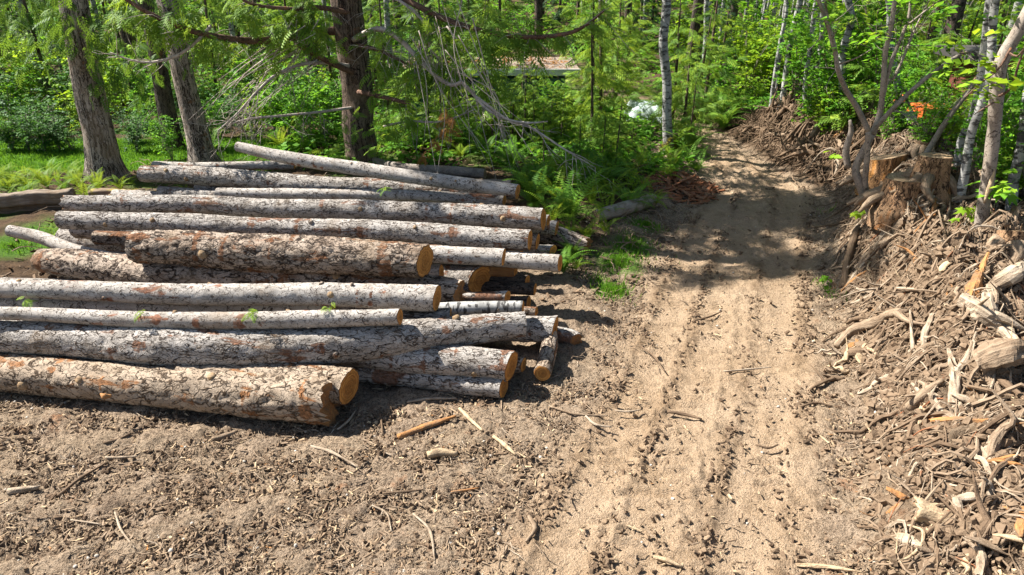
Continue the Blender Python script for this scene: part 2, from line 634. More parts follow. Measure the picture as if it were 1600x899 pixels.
def spline(pts, step):
    p = np.array([list(q) for q in pts], float)
    if len(p) == 2:
        n = max(2, int(np.linalg.norm(p[1] - p[0]) / step) + 1)
        t = np.linspace(0, 1, n)
        return p[0] + (p[1] - p[0]) * t[:, None], t
    out, tt = [], []
    e = np.vstack([2 * p[0] - p[1], p, 2 * p[-1] - p[-2]])
    for i in range(len(p) - 1):
        a, b, c, d = e[i], e[i + 1], e[i + 2], e[i + 3]
        n = max(1, int(np.linalg.norm(c - b) / step))
        t = np.linspace(0, 1, n, endpoint=False)[:, None]
        out.append(.5 * ((2 * b) + (c - a) * t + (2 * a - 5 * b + 4 * c - d) * t ** 2 + (3 * b - a - 3 * c + d) * t ** 3))
        tt.append((i + t[:, 0]) / (len(p) - 1))
    out.append(p[-1][None])
    tt.append([1.0])
    return np.concatenate(out), np.concatenate(tt)


def frames(c):
    t = np.gradient(c, axis=0)
    t /= np.linalg.norm(t, axis=1)[:, None] + 1e-12
    up = np.array([0, 0, 1.0]) if abs(t[0][2]) < .8 else np.array([0, 1.0, 0])
    N = np.zeros_like(c)
    n = up - t[0] * up.dot(t[0])
    n /= np.linalg.norm(n)
    for i in range(len(c)):
        n = n - t[i] * n.dot(t[i])
        n = n / (np.linalg.norm(n) + 1e-12)
        N[i] = n
    return t, N, np.cross(t, N)


def tube(pts, rad, seg=8, step=None, disp=None, close=True):
    p = np.array([list(q) for q in pts], float)
    L = np.linalg.norm(np.diff(p, axis=0), axis=1).sum()
    step = step or max(L / 14, 1e-3)
    c, tt = spline(p, step)
    if np.isscalar(rad):
        r = np.full(len(c), float(rad))
    else:
        r = np.interp(tt, np.linspace(0, 1, len(rad)), rad)
    if close:
        t0 = c[0] - (c[1] - c[0]) * 1e-3
        t1 = c[-1] + (c[-1] - c[-2]) * 1e-3
        c = np.vstack([t0, c, t1])
        r = np.concatenate([[r[0] * .03], r, [r[-1] * .03]])
    T, N, B = frames(c)
    th = np.linspace(0, 2 * math.pi, seg, endpoint=False)
    s = np.concatenate([[0], np.cumsum(np.linalg.norm(np.diff(c, axis=0), axis=1))])
    S, TH = np.meshgrid(s, th, indexing='ij')
    RR = np.repeat(r[:, None], seg, 1)
    bk = np.stack([S, RR * np.cos(TH), RR * np.sin(TH)], -1).reshape(-1, 3)
    if disp is not None:
        RR = RR * (1 + disp(S.ravel(), TH.ravel(), RR.ravel()).reshape(RR.shape))
    V = c[:, None, :] + RR[..., None] * (N[:, None, :] * np.cos(TH)[..., None] + B[:, None, :] * np.sin(TH)[..., None])
    n = len(c)
    i = np.arange(n - 1)[:, None] * seg
    j = np.arange(seg)[None, :]
    k = (j + 1) % seg
    Fq = np.stack([i + j, i + k, i + seg + k, i + seg + j], -1).reshape(-1, 4)
    return V.reshape(-1, 3), Fq[:, ::-1], bk


def empty(name, loc=(0, 0, 0)):
    o = bpy.data.objects.new(name, None)
    o.location = loc
    o.empty_display_size = .2
    COL.objects.link(o)
    return o


KIDS = {}


def kids(o):
    return [c for c in o.children]


def dup(o, parent=None):
    c = o.copy()
    COL.objects.link(c)
    if parent is not None:
        c.parent = parent
    for ch in kids(o):
        dup(ch, c)
    return c


def scatter(TV, TF, Rm, s, t, rn, jitter=.25, rs=None):
    """many copies of a small template in one part: TV (n,3), TF (f,4), Rm (N,3,3), s (N), t (N,3)"""
    N = len(t)
    V = np.einsum('nij,vj->nvi', Rm, TV) * np.asarray(s)[:, None, None] + np.asarray(t)[:, None, :]
    F_ = TF[None] + (np.arange(N) * len(TV))[:, None, None]
    rr = np.asarray(rn)[:, None] + (rs or np.random).uniform(-jitter, jitter, (N, len(TF)))
    return V.reshape(-1, 3), F_.reshape(-1, 4), np.clip(rr, 0, 1).ravel()


def orient(d, roll):
    """x axis along d, z axis as near up as can be, rolled about d"""
    d = d / np.linalg.norm(d, axis=1)[:, None]
    up = np.tile([0, 0, 1.0], (len(d), 1))
    y = np.cross(up, d)
    y /= np.linalg.norm(y, axis=1)[:, None] + 1e-9
    z = np.cross(d, y)
    c, s = np.cos(roll)[:, None], np.sin(roll)[:, None]
    y2 = y * c + z * s
    z2 = -y * s + z * c
    return np.stack([d, y2, z2], -1)


def quad_leaf(a, b, wd, nrm):
    """a narrow four-cornered leaflet from a to b"""
    a, b, nrm = map(np.array, (a, b, nrm))
    d = b - a
    sd = np.cross(nrm, d)
    sd = sd / (np.linalg.norm(sd) + 1e-9) * wd
    m = a + d * .45
    return [a, m - sd, b, m + sd]


def cedar_frond():
    V, Fq = [], []
    def add(q):
        Fq.append([len(V), len(V) + 1, len(V) + 2, len(V) + 3])
        V.extend(q)
    def rach(t):
        return np.array([t, 0, -.30 * t * t])
    n = 7
    for i in range(n):
        t = .06 + .90 * i / n
        L = (.40 * (1 - t) + .08) * (.75 if i == 0 else 1)
        for sg in (-1, 1):
            a = rach(t)
            b = a + np.array([L * .62, sg * L * .80, -.25 * L - .05])
            add(quad_leaf(a, b, .034, (0, 0, 1)))
            if i < 5:
                c = a + (b - a) * .5
                e = c + np.array([L * .50, -sg * L * .04, -.10 * L])
                add(quad_leaf(c, e, .026, (0, 0, 1)))
    add(quad_leaf(rach(.3), rach(1.04), .03, (0, 0, 1)))
    return np.array(V, float), np.array(Fq)


def leaf_spray(n=9, seed=1, broad=.5):
    rs = np.random.RandomState(seed)
    V, Fq = [], []
    for i in range(n):
        a = rs.uniform(-.35, .35, 3)
        th = rs.uniform(0, 2 * math.pi)
        d = np.array([math.cos(th), math.sin(th), rs.uniform(-.5, .15)])
        L = rs.uniform(.30, .48)
        b = a + d * L
        nr = np.array([rs.uniform(-.5, .5), rs.uniform(-.5, .5), 1])
        q = quad_leaf(a, b, L * broad * .5, nr)
        q[1] = q[1] + np.array([0, 0, .05 * L])
        q[3] = q[3] + np.array([0, 0, .05 * L])
        Fq.append([len(V) + k for k in range(4)])
        V.extend(q)
    return np.array(V, float), np.array(Fq)


def maple_leaf_quads():
    """five-lobed leaf of four-cornered lobes, x = tip"""
    V, Fq = [], []
    for an, L, wd in ((0, 1, .22), (.85, .82, .19), (-.85, .82, .19), (1.75, .5, .15), (-1.75, .5, .15)):
        b = np.array([math.cos(an) * L, math.sin(an) * L, -.12 * L])
        q = quad_leaf((0, 0, 0), b, wd, (0, 0, 1))
        Fq.append([len(V) + k for k in range(4)])
        V.extend(q)
    return np.array(V, float), np.array(Fq)


FRV, FRF = cedar_frond()
LSV, LSF = leaf_spray(9, 3, .62)
LNV, LNF = leaf_spray(11, 5, .34)
MLV, MLF = maple_leaf_quads()


def rnd_dirs(rs, n, zlo=-1, zhi=1):
    a = rs.uniform(0, 2 * math.pi, n)
    z = rs.uniform(zlo, zhi, n)
    r = np.sqrt(np.maximum(0, 1 - z * z))
    return np.stack([r * np.cos(a), r * np.sin(a), z], -1)


# ------------------------------------------------------------------ ground, track, lawn
def build_ground():
    step = lambda y: .0046 * y + .003
    ys = [2.2]
    while ys[-1] < 20:
        ys.append(ys[-1] + step(ys[-1]))
    st = .13
    while ys[-1] < 160:
        ys.append(ys[-1] + st)
        st *= 1.07
    pre = list(np.linspace(-30, -2.5, 14)) + list(np.arange(-2, 2.17, .05))
    ys = np.array(pre + ys)
    xs = list(np.arange(-6.6, 7.2, .021))
    st = .035
    while xs[-1] < 150:
        xs.append(xs[-1] + st)
        st *= 1.065
    st = .035
    while xs[0] > -150:
        xs.insert(0, xs[0] - st)
        st *= 1.065
    xs = np.array(xs)
    X, Y = np.meshgrid(xs, ys)
    x, y = X.ravel(), Y.ravel()
    z = hs(x, y)
    xl, xr = road_edges(y)
    p2 = np.stack([x, y, 0 * x], -1)
    wob = .16 * fbm(p2 * 1.7 + 5, 3)
    road = sstep(-.18, .22, x - xl + wob) * (1 - sstep(-.22, .14, x - xr + wob)) * (1 - sstep(20, 26, y))
    bank = sstep(0, .5, x - xr)
    gdist = sstep(8.7, 11, y) * sstep(.2, .9, xl - x - .6 * sstep(9, 11, y) + wob)   # forest floor left of the track
    left = sstep(6.3, 8.5, y) * sstep(.0, 1.0, -5.6 - x + wob)
    farr = sstep(12.5, 13.5, y) * sstep(.0, .4, x - xr)  # full litter here also paints the far heap's shade into its soil
    litter = np.clip(gdist + left + farr + sstep(18.5, 21, y), 0, 1) * (1 - road)
    litter = np.clip(litter + bank * .9 * sstep(-.45, .15, fbm(p2 * 3.3 + 21, 3)) * sstep(.2, .9, x - xr) * (1 - road), 0, 1)  # paints shade of the dark gaps between roots into the bank soil
    g1 = np.zeros_like(x)
    for (px, py, rx, ry) in ((965, 410, 40, 24), (955, 455, 30, 16), (990, 385, 40, 20), (20, 385, 70, 22), (1010, 352, 30, 10),
                             (60, 360, 50, 12)):
        c = P(px, py)
        a = rx * mpp(c)
        bb = ry * mpp(c) / .45
        g1 = np.maximum(g1, (1 - sstep(.5, 1.15, np.hypot((x - c.x) / a, (y - c.y) / bb) + wob * 1.2)) * .9)
    lawnm = sstep(14.0, 14.4, y + wob) * (1 - sstep(16.9, 17.4, y)) * (1 - sstep(-5.4, -4.9, x + wob))
    fn = fbm(p2 * .8 + 9, 3)
    forestgreen = sstep(-.1, .35, fn) * np.clip(gdist + sstep(18.5, 21, y), 0, 1) * .55 * (1 - road)
    green = np.clip(np.maximum(np.maximum(g1, lawnm), forestgreen), 0, 1)
    rough = (1 - road) * (1 - lawnm)
    n_a = fbm(p2 * 2.6, 3)
    n_b = fbm(p2 * 9.5 + 3, 3)
    rid = 1 - np.abs(perlin(p2 * 17 + 11))
    rid2 = 1 - np.abs(perlin(p2 * np.array([9, 22, 1]) + 31))
    z = z + rough * (.050 * n_a + .026 * n_b + .020 * (rid - .7) + .018 * (rid2 - .7) + .010 * perlin(p2 * 29 + 7)) * (1 + .9 * bank * (1 - sstep(2, 4, x - xr)))
    z = z + road * (.020 * n_a + .014 * n_b + .010 * (rid - .7) + .006 * perlin(p2 * 27 + 2))
    # wheel ruts with tread bars
    c = (xl + xr) / 2 + .05 * fbm(p2 * .6 + 40, 2)
    for off in (-.68, .62, -.18):
        q = x - c - off
        m = np.exp(-(q / .24) ** 4) * (1 - sstep(15, 18, y))
        z = z - road * m * (.030 if off != -.18 else .012)
        z = z + road * m * .018 * np.sign(np.sin(y * 2 * math.pi / .14 + q * 3)) * sstep(-.2, .3, n_a)
        z = z + road * .022 * np.exp(-((np.abs(q) - .30) / .07) ** 2) * (.5 + 1.2 * n_b) * (1 - sstep(15, 18, y))
    rutm = np.zeros_like(x)
    for off in (-.98, -.40, .32, .93):
        q = x - c - off
        rutm = np.maximum(rutm, np.exp(-(q / .09) ** 2) * sstep(-.35, .3, fbm(p2 * np.array([1.2, .8, 1]) + off * 9, 3)))
    # broad drag furrows across the near clearing
    fur = np.sin((x * .35 - y * .95) * 9 + 2.5 * fbm(p2 * .7, 2))
    z = z + rough * (1 - sstep(6, 7.2, y)) * sstep(0, 1, xl - x) * .012 * fur
    nx, ny = len(xs), len(ys)
    I = np.arange((ny - 1) * nx).reshape(ny - 1, nx)[:, :-1].ravel()
    Fq = np.stack([I, I + 1, I + nx + 1, I + nx], -1)
    fr = road[Fq].mean(1)
    fl = lawnm[Fq].mean(1)
    fy = y[Fq].mean(1)
    isr = fr > .5
    isl = (fl > .5) & ~isr
    V = np.stack([x, y, z], -1)
    for nm, mk in (('ground', ~isr & ~isl), ('dirt_track', isr), ('lawn', isl)):
        f = Fq[mk]
        u, inv = np.unique(f, return_inverse=True)
        o = link(nm, V[u], inv.reshape(f.shape), M['earth'], None, None, None, True,
                 {'road': road[u], 'litter': litter[u], 'green': green[u], 'rut': rutm[u]})
        tag(o, {'ground': 'churned brown soil of the clearing with forest floor beyond', 'dirt_track': 'tan dirt track with wheel ruts curving into the woods',
                'lawn': 'bright mown lawn under the trees'}[nm], None, None, 'structure')


build_ground()

# ------------------------------------------------------------------ logs
def log_disp(seed, amp=1.0, rough=1.0):
    o = seed * 3.71

    def f(s, th, r):
        p = np.stack([s * 1.1 + o, np.cos(th) * 1.1, np.sin(th) * 1.1], -1)
        q = np.stack([s * 5 + o, r * np.cos(th) * 16, r * np.sin(th) * 16], -1)
        g = np.stack([s * 9 + o, r * np.cos(th) * 30, r * np.sin(th) * 30], -1)
        d = .05 * amp * perlin(p) + .035 * rough * fbm(q, 2) - .055 * rough * np.maximum(0, .28 - np.abs(perlin(g))) / .28
        return d
    return f


def cut_cap(end, tan_, N, B, ring, name, m, parent, label=None):
    """a sawn face closing the ring of a log's end"""
    c = ring.mean(0)
    seg = len(ring)
    V, K = [], []
    fr = (1.0, .86, .7, .52, .34, .16, .01)
    rs = np.random.RandomState(seg + int(abs(c[0]) * 100))
    for k, f in enumerate(fr):
        q = c + (ring - c) * f
        if 0 < k:
            q = q + tan_ * rs.normal(0, .0015, (seg, 1)) + tan_ * .004
        V.append(q)
        d = (ring - c) * f
        K.append(np.stack([d @ N, d @ B, 0 * (d @ N) + f], -1))
    V = np.concatenate(V)
    K = np.concatenate(K)
    n = len(fr)
    i = np.arange(n - 1)[:, None] * seg
    j = np.arange(seg)[None, :]
    k = (j + 1) % seg
    Fq = np.stack([i + j, i + k, i + seg + k, i + seg + j], -1).reshape(-1, 4)
    if end == 0:
        Fq = Fq[:, ::-1]
    o = link(name, V, Fq, m, parent, K, np.full(len(Fq), .5), True)
    if label:
        o['label'] = label
    return o


def make_log(W, label, bark='fir', seed=1, ends=('cut', 'cut'), tilt=0.0, stubs=0, rough=1.0, amp=1.0, group=None, name='log', cut='cut',
             seg=None, cat='log', twist=None):
    """W = list of (x, y, z, r)"""
    W = np.array([list(q) for q in W], float)
    c, tt = spline(W[:, :3], .03)
    r = np.interp(tt, np.linspace(0, 1, len(W)), W[:, 3])
    sw = np.linspace(0, len(c) * .03, len(c))
    bend = perlin(np.stack([sw * .55 + seed * 1.7, 0 * sw + .3, 0 * sw], -1)) * r * .30
    c = c + np.stack([0 * sw, .8 * bend, bend * (np.sin(np.linspace(0, math.pi, len(c))))], -1)
    seg = seg or int(np.clip(r.max() * 210, 18, 48))
    T, N, B = frames(c)
    th = np.linspace(0, 2 * math.pi, seg, endpoint=False)
    s = np.concatenate([[0], np.cumsum(np.linalg.norm(np.diff(c, axis=0), axis=1))])
    S, TH = np.meshgrid(s, th, indexing='ij')
    RR = np.repeat(r[:, None], seg, 1)
    bk = np.stack([S, RR * np.cos(TH), RR * np.sin(TH)], -1).reshape(-1, 3)
    dsp = log_disp(seed, amp, rough)(S.ravel(), TH.ravel(), RR.ravel()).reshape(RR.shape)
    RR = RR * (1 + dsp)
    offs = RR[..., None] * (N[:, None, :] * np.cos(TH)[..., None] + B[:, None, :] * np.sin(TH)[..., None])
    V = c[:, None, :] + offs
    rs = np.random.RandomState(seed)
    # slanted or broken ends
    for e, idx, sg in ((0, 0, -1), (1, -1, 1)):
        fall = np.exp(-np.abs(s - s[idx]) / .10)
        if ends[e] == 'broken':
            jag = .05 * fbm(np.stack([np.cos(th) * 2.2, np.sin(th) * 2.2, 0 * th + seed], -1), 3) + .035 * np.abs(rs.normal(size=seg)) * (rs.rand(seg) < .6)
            V = V + (T[idx] * sg)[None, None, :] * (fall[:, None] * (jag * r[idx] * 5)[None, :])[..., None]
        else:
            a = tilt if e == 1 else tilt * .5
            dy = offs[idx][:, 1] * math.tan(a) + offs[idx][:, 2] * rs.uniform(-.08, .08)
            V = V + (T[idx])[None, None, :] * (fall[:, None] * dy[None, :])[..., None]
    n = len(c)
    i = np.arange(n - 1)[:, None] * seg
    j = np.arange(seg)[None, :]
    k = (j + 1) % seg
    Fq = np.stack([i + j, i + k, i + seg + k, i + seg + j], -1).reshape(-1, 4)[:, ::-1]
    o = link(name, V.reshape(-1, 3), Fq, M[bark], None, bk, np.full(len(Fq), .5), True)
    tag(o, label, cat, group or 'felled logs in the pile')
    for e, idx, sg in ((0, 0, -1), (1, -1, 1)):
        if ends[e] == 'none':
            continue
        mm = M['torn'] if ends[e] == 'broken' else M[cut]
        ring = V[idx]
        if ends[e] == 'broken':
            cap = cut_cap(e, T[idx] * sg, N[idx], B[idx], ring, 'broken_end', mm, o)
        else:
            cap = cut_cap(e, T[idx] * sg, N[idx], B[idx], ring, 'cut_end', mm, o)
    for q in range(stubs):
        ii = rs.randint(int(.08 * n), int(.95 * n))
        an = rs.uniform(-1.9, 1.9)   # where branches were sawn off
        dr = N[ii] * math.cos(an) + B[ii] * math.sin(an)
        b = MB()
        rr = r[ii] * rs.uniform(.14, .24)
        L = r[ii] + rs.uniform(.006, .02)
        b.tube([c[ii] + dr * r[ii] * .8, c[ii] + dr * (r[ii] * .96), c[ii] + dr * L], [rr * 1.5, rr * 1.15, rr * .95], 10, .02)
        b.build('branch_stub', M['cutpale'] if rs.rand() < .75 else M['firbrown'], o)
    return o


def pile_log(pts, z, label, **kw):
    Wp = []
    for i, (a, b, rp) in enumerate(pts):
        if z is None:
            zz = .2
            for _ in range(6):
                q = PZ(a, b, zz)
                zz = rp * mpp(q) * .97 + h1(q.x, q.y)
        else:
            zz = z[i] if isinstance(z, (list, tuple)) else z
        q = PZ(a, b, zz)
        Wp.append((q.x, q.y, q.z, rp * mpp(q)))
    return make_log(Wp, label, **kw)


pile_log([(-70, 578, 29), (0, 583, 30), (250, 604, 33), (420, 622, 37), (512, 628, 39)], None,
         'thick soil-smeared log lying lowest and frontmost, its near end torn ragged', bark='dirty', seed=3, ends=('cut', 'broken'), stubs=5, amp=1.6, rough=1.3)
pile_log([(280, 592, 24), (400, 594, 26), (545, 606, 29)], [.30, .28, .26],
         'short soiled log with an oval sawn end tucked behind the frontmost torn log', bark='dirty', seed=4, tilt=.25, stubs=1, amp=1.5, rough=1.3)
pile_log([(-60, 522, 26), (0, 525, 27), (130, 532, 30), (250, 544, 35), (380, 545, 34), (500, 540, 31), (660, 523, 27), (819, 507, 20)], .52,
         'long thick grey log with a sagging curve and a fresh orange wound in its side', bark='fir', seed=5, tilt=.05, stubs=3, amp=.9)
pile_log([(480, 572, 17), (600, 583, 17), (700, 596, 17), (787, 606, 17)], None,
         'slim log on the soil under the sagging curved log, red inner bark showing', bark='fir', seed=6, tilt=.22, stubs=2)
pile_log([(430, 538, 22), (620, 555, 24), (799, 573, 25)], [.33, .31, .29],
         'stout grey log resting on the slim ground log, orange end above it', bark='fir', seed=7, tilt=.25, stubs=1)
pile_log([(560, 512, 19), (700, 512, 20), (867, 514, 21)], .25,
         'grey log whose orange end pokes out just past the tip of the sagging curved log', bark='fir', seed=8, tilt=.28, stubs=1)
pile_log([(640, 566, 11), (740, 568, 11), (818, 570, 12)], .16,
         'thin red-brown log end peeping out behind the stout grey log near the ground', bark='firbrown', seed=9, tilt=.35)
pile_log([(-60, 489, 10), (60, 492, 11), (200, 500, 13), (350, 504, 14), (500, 499, 14), (625, 495, 13)], .80,
         'thin smooth pale log lying along the top of the sagging curved log', bark='pale', seed=10, tilt=.25, stubs=4, rough=.6)
pile_log([(-70, 476, 14), (100, 479, 15), (300, 481, 14), (520, 482, 12)], .62,
         'pale log in the dark gap between the thin smooth log and the white plated log', bark='pale', seed=11, stubs=2, rough=.7)
pile_log([(-70, 449, 13), (0, 451, 14), (200, 455, 16), (450, 459, 18), (683, 466, 21)], [.86, .86, .86, .85, .83],
         'long white plated log with sawn branch knots above the thin smooth log', bark='pale', seed=12, tilt=.18, stubs=7)
pile_log([(600, 486, 10), (700, 482, 10), (817, 480, 10)], .55,
         'slender white alder pole with two round knots lying on the curved log tip', bark='alder', seed=13, tilt=.2, stubs=2, rough=.4)
pile_log([(560, 496, 9), (630, 495, 10), (704, 490, 10)], .62,
         'short dark grey pole beside the white alder pole', bark='cedargrey', seed=14, tilt=.2)
pile_log([(62, 408, 18), (110, 414, 24), (200, 424, 27), (350, 436, 28), (500, 443, 27), (640, 450, 25), (716, 458, 23)], .55,
         'thick bent log with a splintered red-brown end behind the white plated log', bark='firbrown', seed=15, ends=('cut', 'broken'), stubs=2, amp=1.2, rough=1.2)
pile_log([(14, 361, 9), (60, 372, 10), (115, 392, 10), (200, 408, 9)], [.66, .58, .48, .42],
         'bent bare grey pole sticking up past the butt of the thick bent log', bark='pale', seed=16, rough=.4, cut='cutpale')
pile_log([(214, 385, 26), (400, 392, 30), (560, 402, 29), (664, 408, 26)], .95,
         'short very thick rough-barked brown log on top of the pile with a dark oval end', bark='firbrown', seed=17, tilt=.28, stubs=1, amp=1.3, rough=1.7)
pile_log([(480, 432, 20), (640, 433, 22), (751, 438, 24)], .40,
         'broad log with a cracked bright orange sawn face under the short thick brown log', bark='fir', seed=18, tilt=.6)
pile_log([(650, 455, 11), (776, 456, 12)], .20,
         'small log with a round orange end low beside the cracked orange face', bark='firbrown', seed=19, tilt=.7)
pile_log([(560, 392, 13), (670, 398, 14), (787, 402, 14)], .85,
         'pale log butting out from behind the short thick brown log', bark='pale', seed=20, tilt=.12, stubs=1, rough=.6)
pile_log([(640, 397, 13), (780, 405, 13), (875, 411, 14)], .70,
         'pale log reaching farthest towards the ferns, just behind its twin of equal girth', bark='pale', seed=21, tilt=.18, rough=.7)
pile_log([(95, 344, 14), (350, 352, 15), (600, 363, 17), (828, 375, 17)], .92,
         'long straight grey log with a faint blue paint smear, second from the top', bark='fir', seed=22, tilt=.12, stubs=5)
pile_log([(104, 318, 13), (350, 322, 15), (600, 331, 17), (849, 343, 18)], .86,
         'long straight grey log crowning the pile with a pale splintered butt', bark='fir', seed=23, ends=('broken', 'cut'), tilt=.12, stubs=5)
pile_log([(340, 302, 9), (600, 306, 9), (788, 313, 9)], .66,
         'slim log with a small orange end showing over the crowning log', bark='pale', seed=24, tilt=.22, stubs=2)
pile_log([(222, 272, 13), (330, 276, 15), (500, 287, 14), (640, 293, 13), (808, 301, 11)], .70,
         'knotty grey log with rust-red rings of torn bark at the rear of the pile', bark='fir', seed=25, tilt=.2, stubs=10, amp=1.3)
pile_log([(372, 229, 8), (450, 246, 10), (560, 262, 11), (680, 281, 11), (809, 298, 10)], [1.32, 1.2, 1.08, .98, .9],
         'slanting pale pole with its far tip raised above the rear of the pile', bark='pale', seed=26, stubs=3, rough=.6, tilt=.2)
pile_log([(309, 294, 11), (400, 298, 10), (520, 302, 9)], .46,
         'short grey log whose blunt pale butt faces the ferny timber edging', bark='fir', seed=27, cut='cutpale')
pile_log([(240, 258, 6), (330, 261, 7), (460, 258, 7)], .42,
         'thin grey pole at the very back between the leaning trunks', bark='pale', seed=28, rough=.5)
pile_log([(575, 249, 5), (640, 263, 7), (758, 272, 8)], .25,
         'thin crooked grey pole on the ground behind the big dark cedar base', bark='slim', seed=29, rough=.5, cut='cutpale')
pile_log([(640, 283, 6), (740, 286, 6), (798, 288, 7)], .45,
         'stubby weathered pole end behind the slanting pale pole', bark='slim', seed=30, rough=.5, cut='cutpale')
# ends that only peep out at the pile's face
for pts, z, lab, bk_, ti in (
    ([(720, 340, 8), (857, 345, 9)], .60, 'small round orange log end just beyond the crowning log end', 'fir', .3),
    ([(720, 352, 11), (870, 357, 12)], .42, 'orange log end low at the fern side of the crowning log', 'fir', .2),
    ([(640, 374, 12), (840, 378, 13)], .55, 'log end in shade under the crowning log', 'firbrown', .2),
    ([(720, 388, 8), (864, 391, 9)], .36, 'small yellowish round log end above the pale log twins', 'fir', .6),
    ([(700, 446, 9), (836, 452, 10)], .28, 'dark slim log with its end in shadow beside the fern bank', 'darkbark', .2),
    ([(690, 424, 9), (806, 424, 10)], .45, 'split slab of orange wood hanging below the pale log twins', 'torn', .3),
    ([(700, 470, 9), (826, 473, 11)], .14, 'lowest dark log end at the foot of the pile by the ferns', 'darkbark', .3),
    ([(690, 462, 9), (793, 463, 9)], .40, 'small orange log end wedged between the round orange end and the white alder pole', 'fir', .5),
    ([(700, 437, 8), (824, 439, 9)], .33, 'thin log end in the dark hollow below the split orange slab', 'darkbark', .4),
    ([(720, 486, 7), (838, 488, 8)], .30, 'thin pole end showing past the tip of the white alder pole', 'firbrown', .3),
    ([(600, 424, 14), (690, 426, 14)], .60, 'pale slab of log lying in the hollow below the dark oval end', 'pale', .1),
    ([(440, 350, 10), (815, 385, 11)], .60, 'hidden grey log filling the pile under the blue-smeared log', 'fir', .1),
    ([(150, 371, 11), (300, 376, 12), (480, 384, 12)], .62, 'rough brown log in shade under the blue-smeared log butt', 'firbrown', 0),
    ([(165, 401, 9), (300, 406, 10), (430, 412, 10)], .42, 'grey log in the gap above the thick bent log butt', 'fir', 0),
    ([(250, 300, 9), (500, 318, 11), (760, 326, 11)], .40, 'shaded grey log beneath the knotty log', 'fir', .1),
):
    pile_log(pts, z, lab, bark=bk_, seed=40 + int(pts[-1][0] + pts[-1][1]), tilt=ti, rough=.8, cut='cut')
# unseen bearers that carry the pile
for k, (pts, z) in enumerate((([(-40, 492, 24), (400, 520, 24), (690, 528, 22)], .20), ([(0, 455, 22), (400, 470, 24), (690, 480, 24)], .22),
                               ([(120, 430, 20), (500, 440, 24), (720, 455, 22)], .22), ([(100, 375, 20), (450, 400, 22), (760, 420, 20)], .24),
                               ([(130, 345, 18), (500, 360, 20), (800, 385, 18)], .26), ([(180, 310, 14), (500, 330, 18), (800, 352, 15)], .24),
                               ([(120, 355, 18), (450, 375, 20), (760, 402, 18)], .58))):
    pile_log(pts, z, 'grey log buried in the core of the pile, hardly seen', bark='fir', seed=70 + k, rough=.7)
# short billet that faces the viewer, half split, and the mossy short log by the track
a_, b_ = PZ(847, 581, .15), PZ(858, 540, .17)
make_log([(b_.x, b_.y + .25, .17, .105), (b_.x, b_.y, .16, .10), (a_.x, a_.y, .135, .092)], 'short round billet pointing out of the pile, its sawn face orange', bark='firbrown', seed=90,
         group='felled logs in the pile', amp=1.2)
a_, b_ = PZ(900, 528, .09), PZ(858, 532, .10)
make_log([(b_.x, b_.y + .18, .10, .10), (a_.x - .05, a_.y + .02, .09, .095), (a_.x, a_.y - .03, .085, .08)], 'small split billet with torn orange face beside the round billet',
         bark='fir', seed=91, ends=('cut', 'broken'), group='felled logs in the pile')
q1, q2, q3 = P(930, 349), P(975, 337), P(1018, 322)
make_log([(q.x, q.y, q.z + .11, r_) for q, r_ in ((q1, .11), (q2, .125), (q3, .12))], 'short lichen-grey log lying alone among ferns beside the track', bark='lichlog', seed=92,
         group='loose logs', cut='cutpale', rough=.6)
q1, q2, q3 = P(842, 372), P(880, 388), P(916, 398)
make_log([(q.x, q.y, q.z + .14, r_) for q, r_ in ((q1, .15), (q2, .16), (q3, .13))], 'decayed grey log with a frayed end between pile and ferns', bark='cedargrey', seed=93,
         ends=('cut', 'broken'), group='loose logs', rough=1.3)

# fresh wounds and clinging sprigs on logs
def wound(px, py, z, L, wd, label, parent):
    p = PZ(px, py, z)
    b = MB()
    pts = [(p.x - L / 2, p.y + .01, p.z + .01), (p.x, p.y - .02, p.z), (p.x + L / 2, p.y + .01, p.z - .01)]
    b.tube(pts, [wd * .3, wd, wd * .3], 10, L / 10, lambda s, th, r: .3 * perlin(np.stack([s * 20, np.cos(th) * 2, np.sin(th) * 2], -1)))
    o = b.build('torn_wound', M['torn'], parent)
    return o


curved = [o for o in COL.objects if o.get('label', '').startswith('long thick grey log with a sagging')][0]
front = [o for o in COL.objects if o.get('label', '').startswith('thick soil-smeared log')][0]
wound(232, 566, .40, .20, .045, '', curved)
wound(165, 618, .33, .10, .03, '', front)

# ------------------------------------------------------------------ timber edging at the lawn side
def beam(name, a, b, hgt, thick, m, label, cat, grp=None, moss=False):
    L = (b - a).length
    n = 24
    bm_ = MB()
    pts = [a + (b - a) * (i / 6) + Vector((0, 0, .015 * math.sin(i * 2.1))) for i in range(7)]
    bm_.tube(pts, thick, 28, .05, lambda s, th, r: (np.maximum(np.abs(np.cos(th)), np.abs(np.sin(th))) ** -1 - 1) * .95 + .12 * perlin(np.stack([s * 14 + L, np.cos(th) * 5, np.sin(th) * 5], -1)) + .16 * fbm(np.stack([s * 3 + L, np.cos(th) * 1.5, np.sin(th) * 1.5], -1), 3))
    o = bm_.build(name, m)
    tag(o, label, cat, grp)
    return o


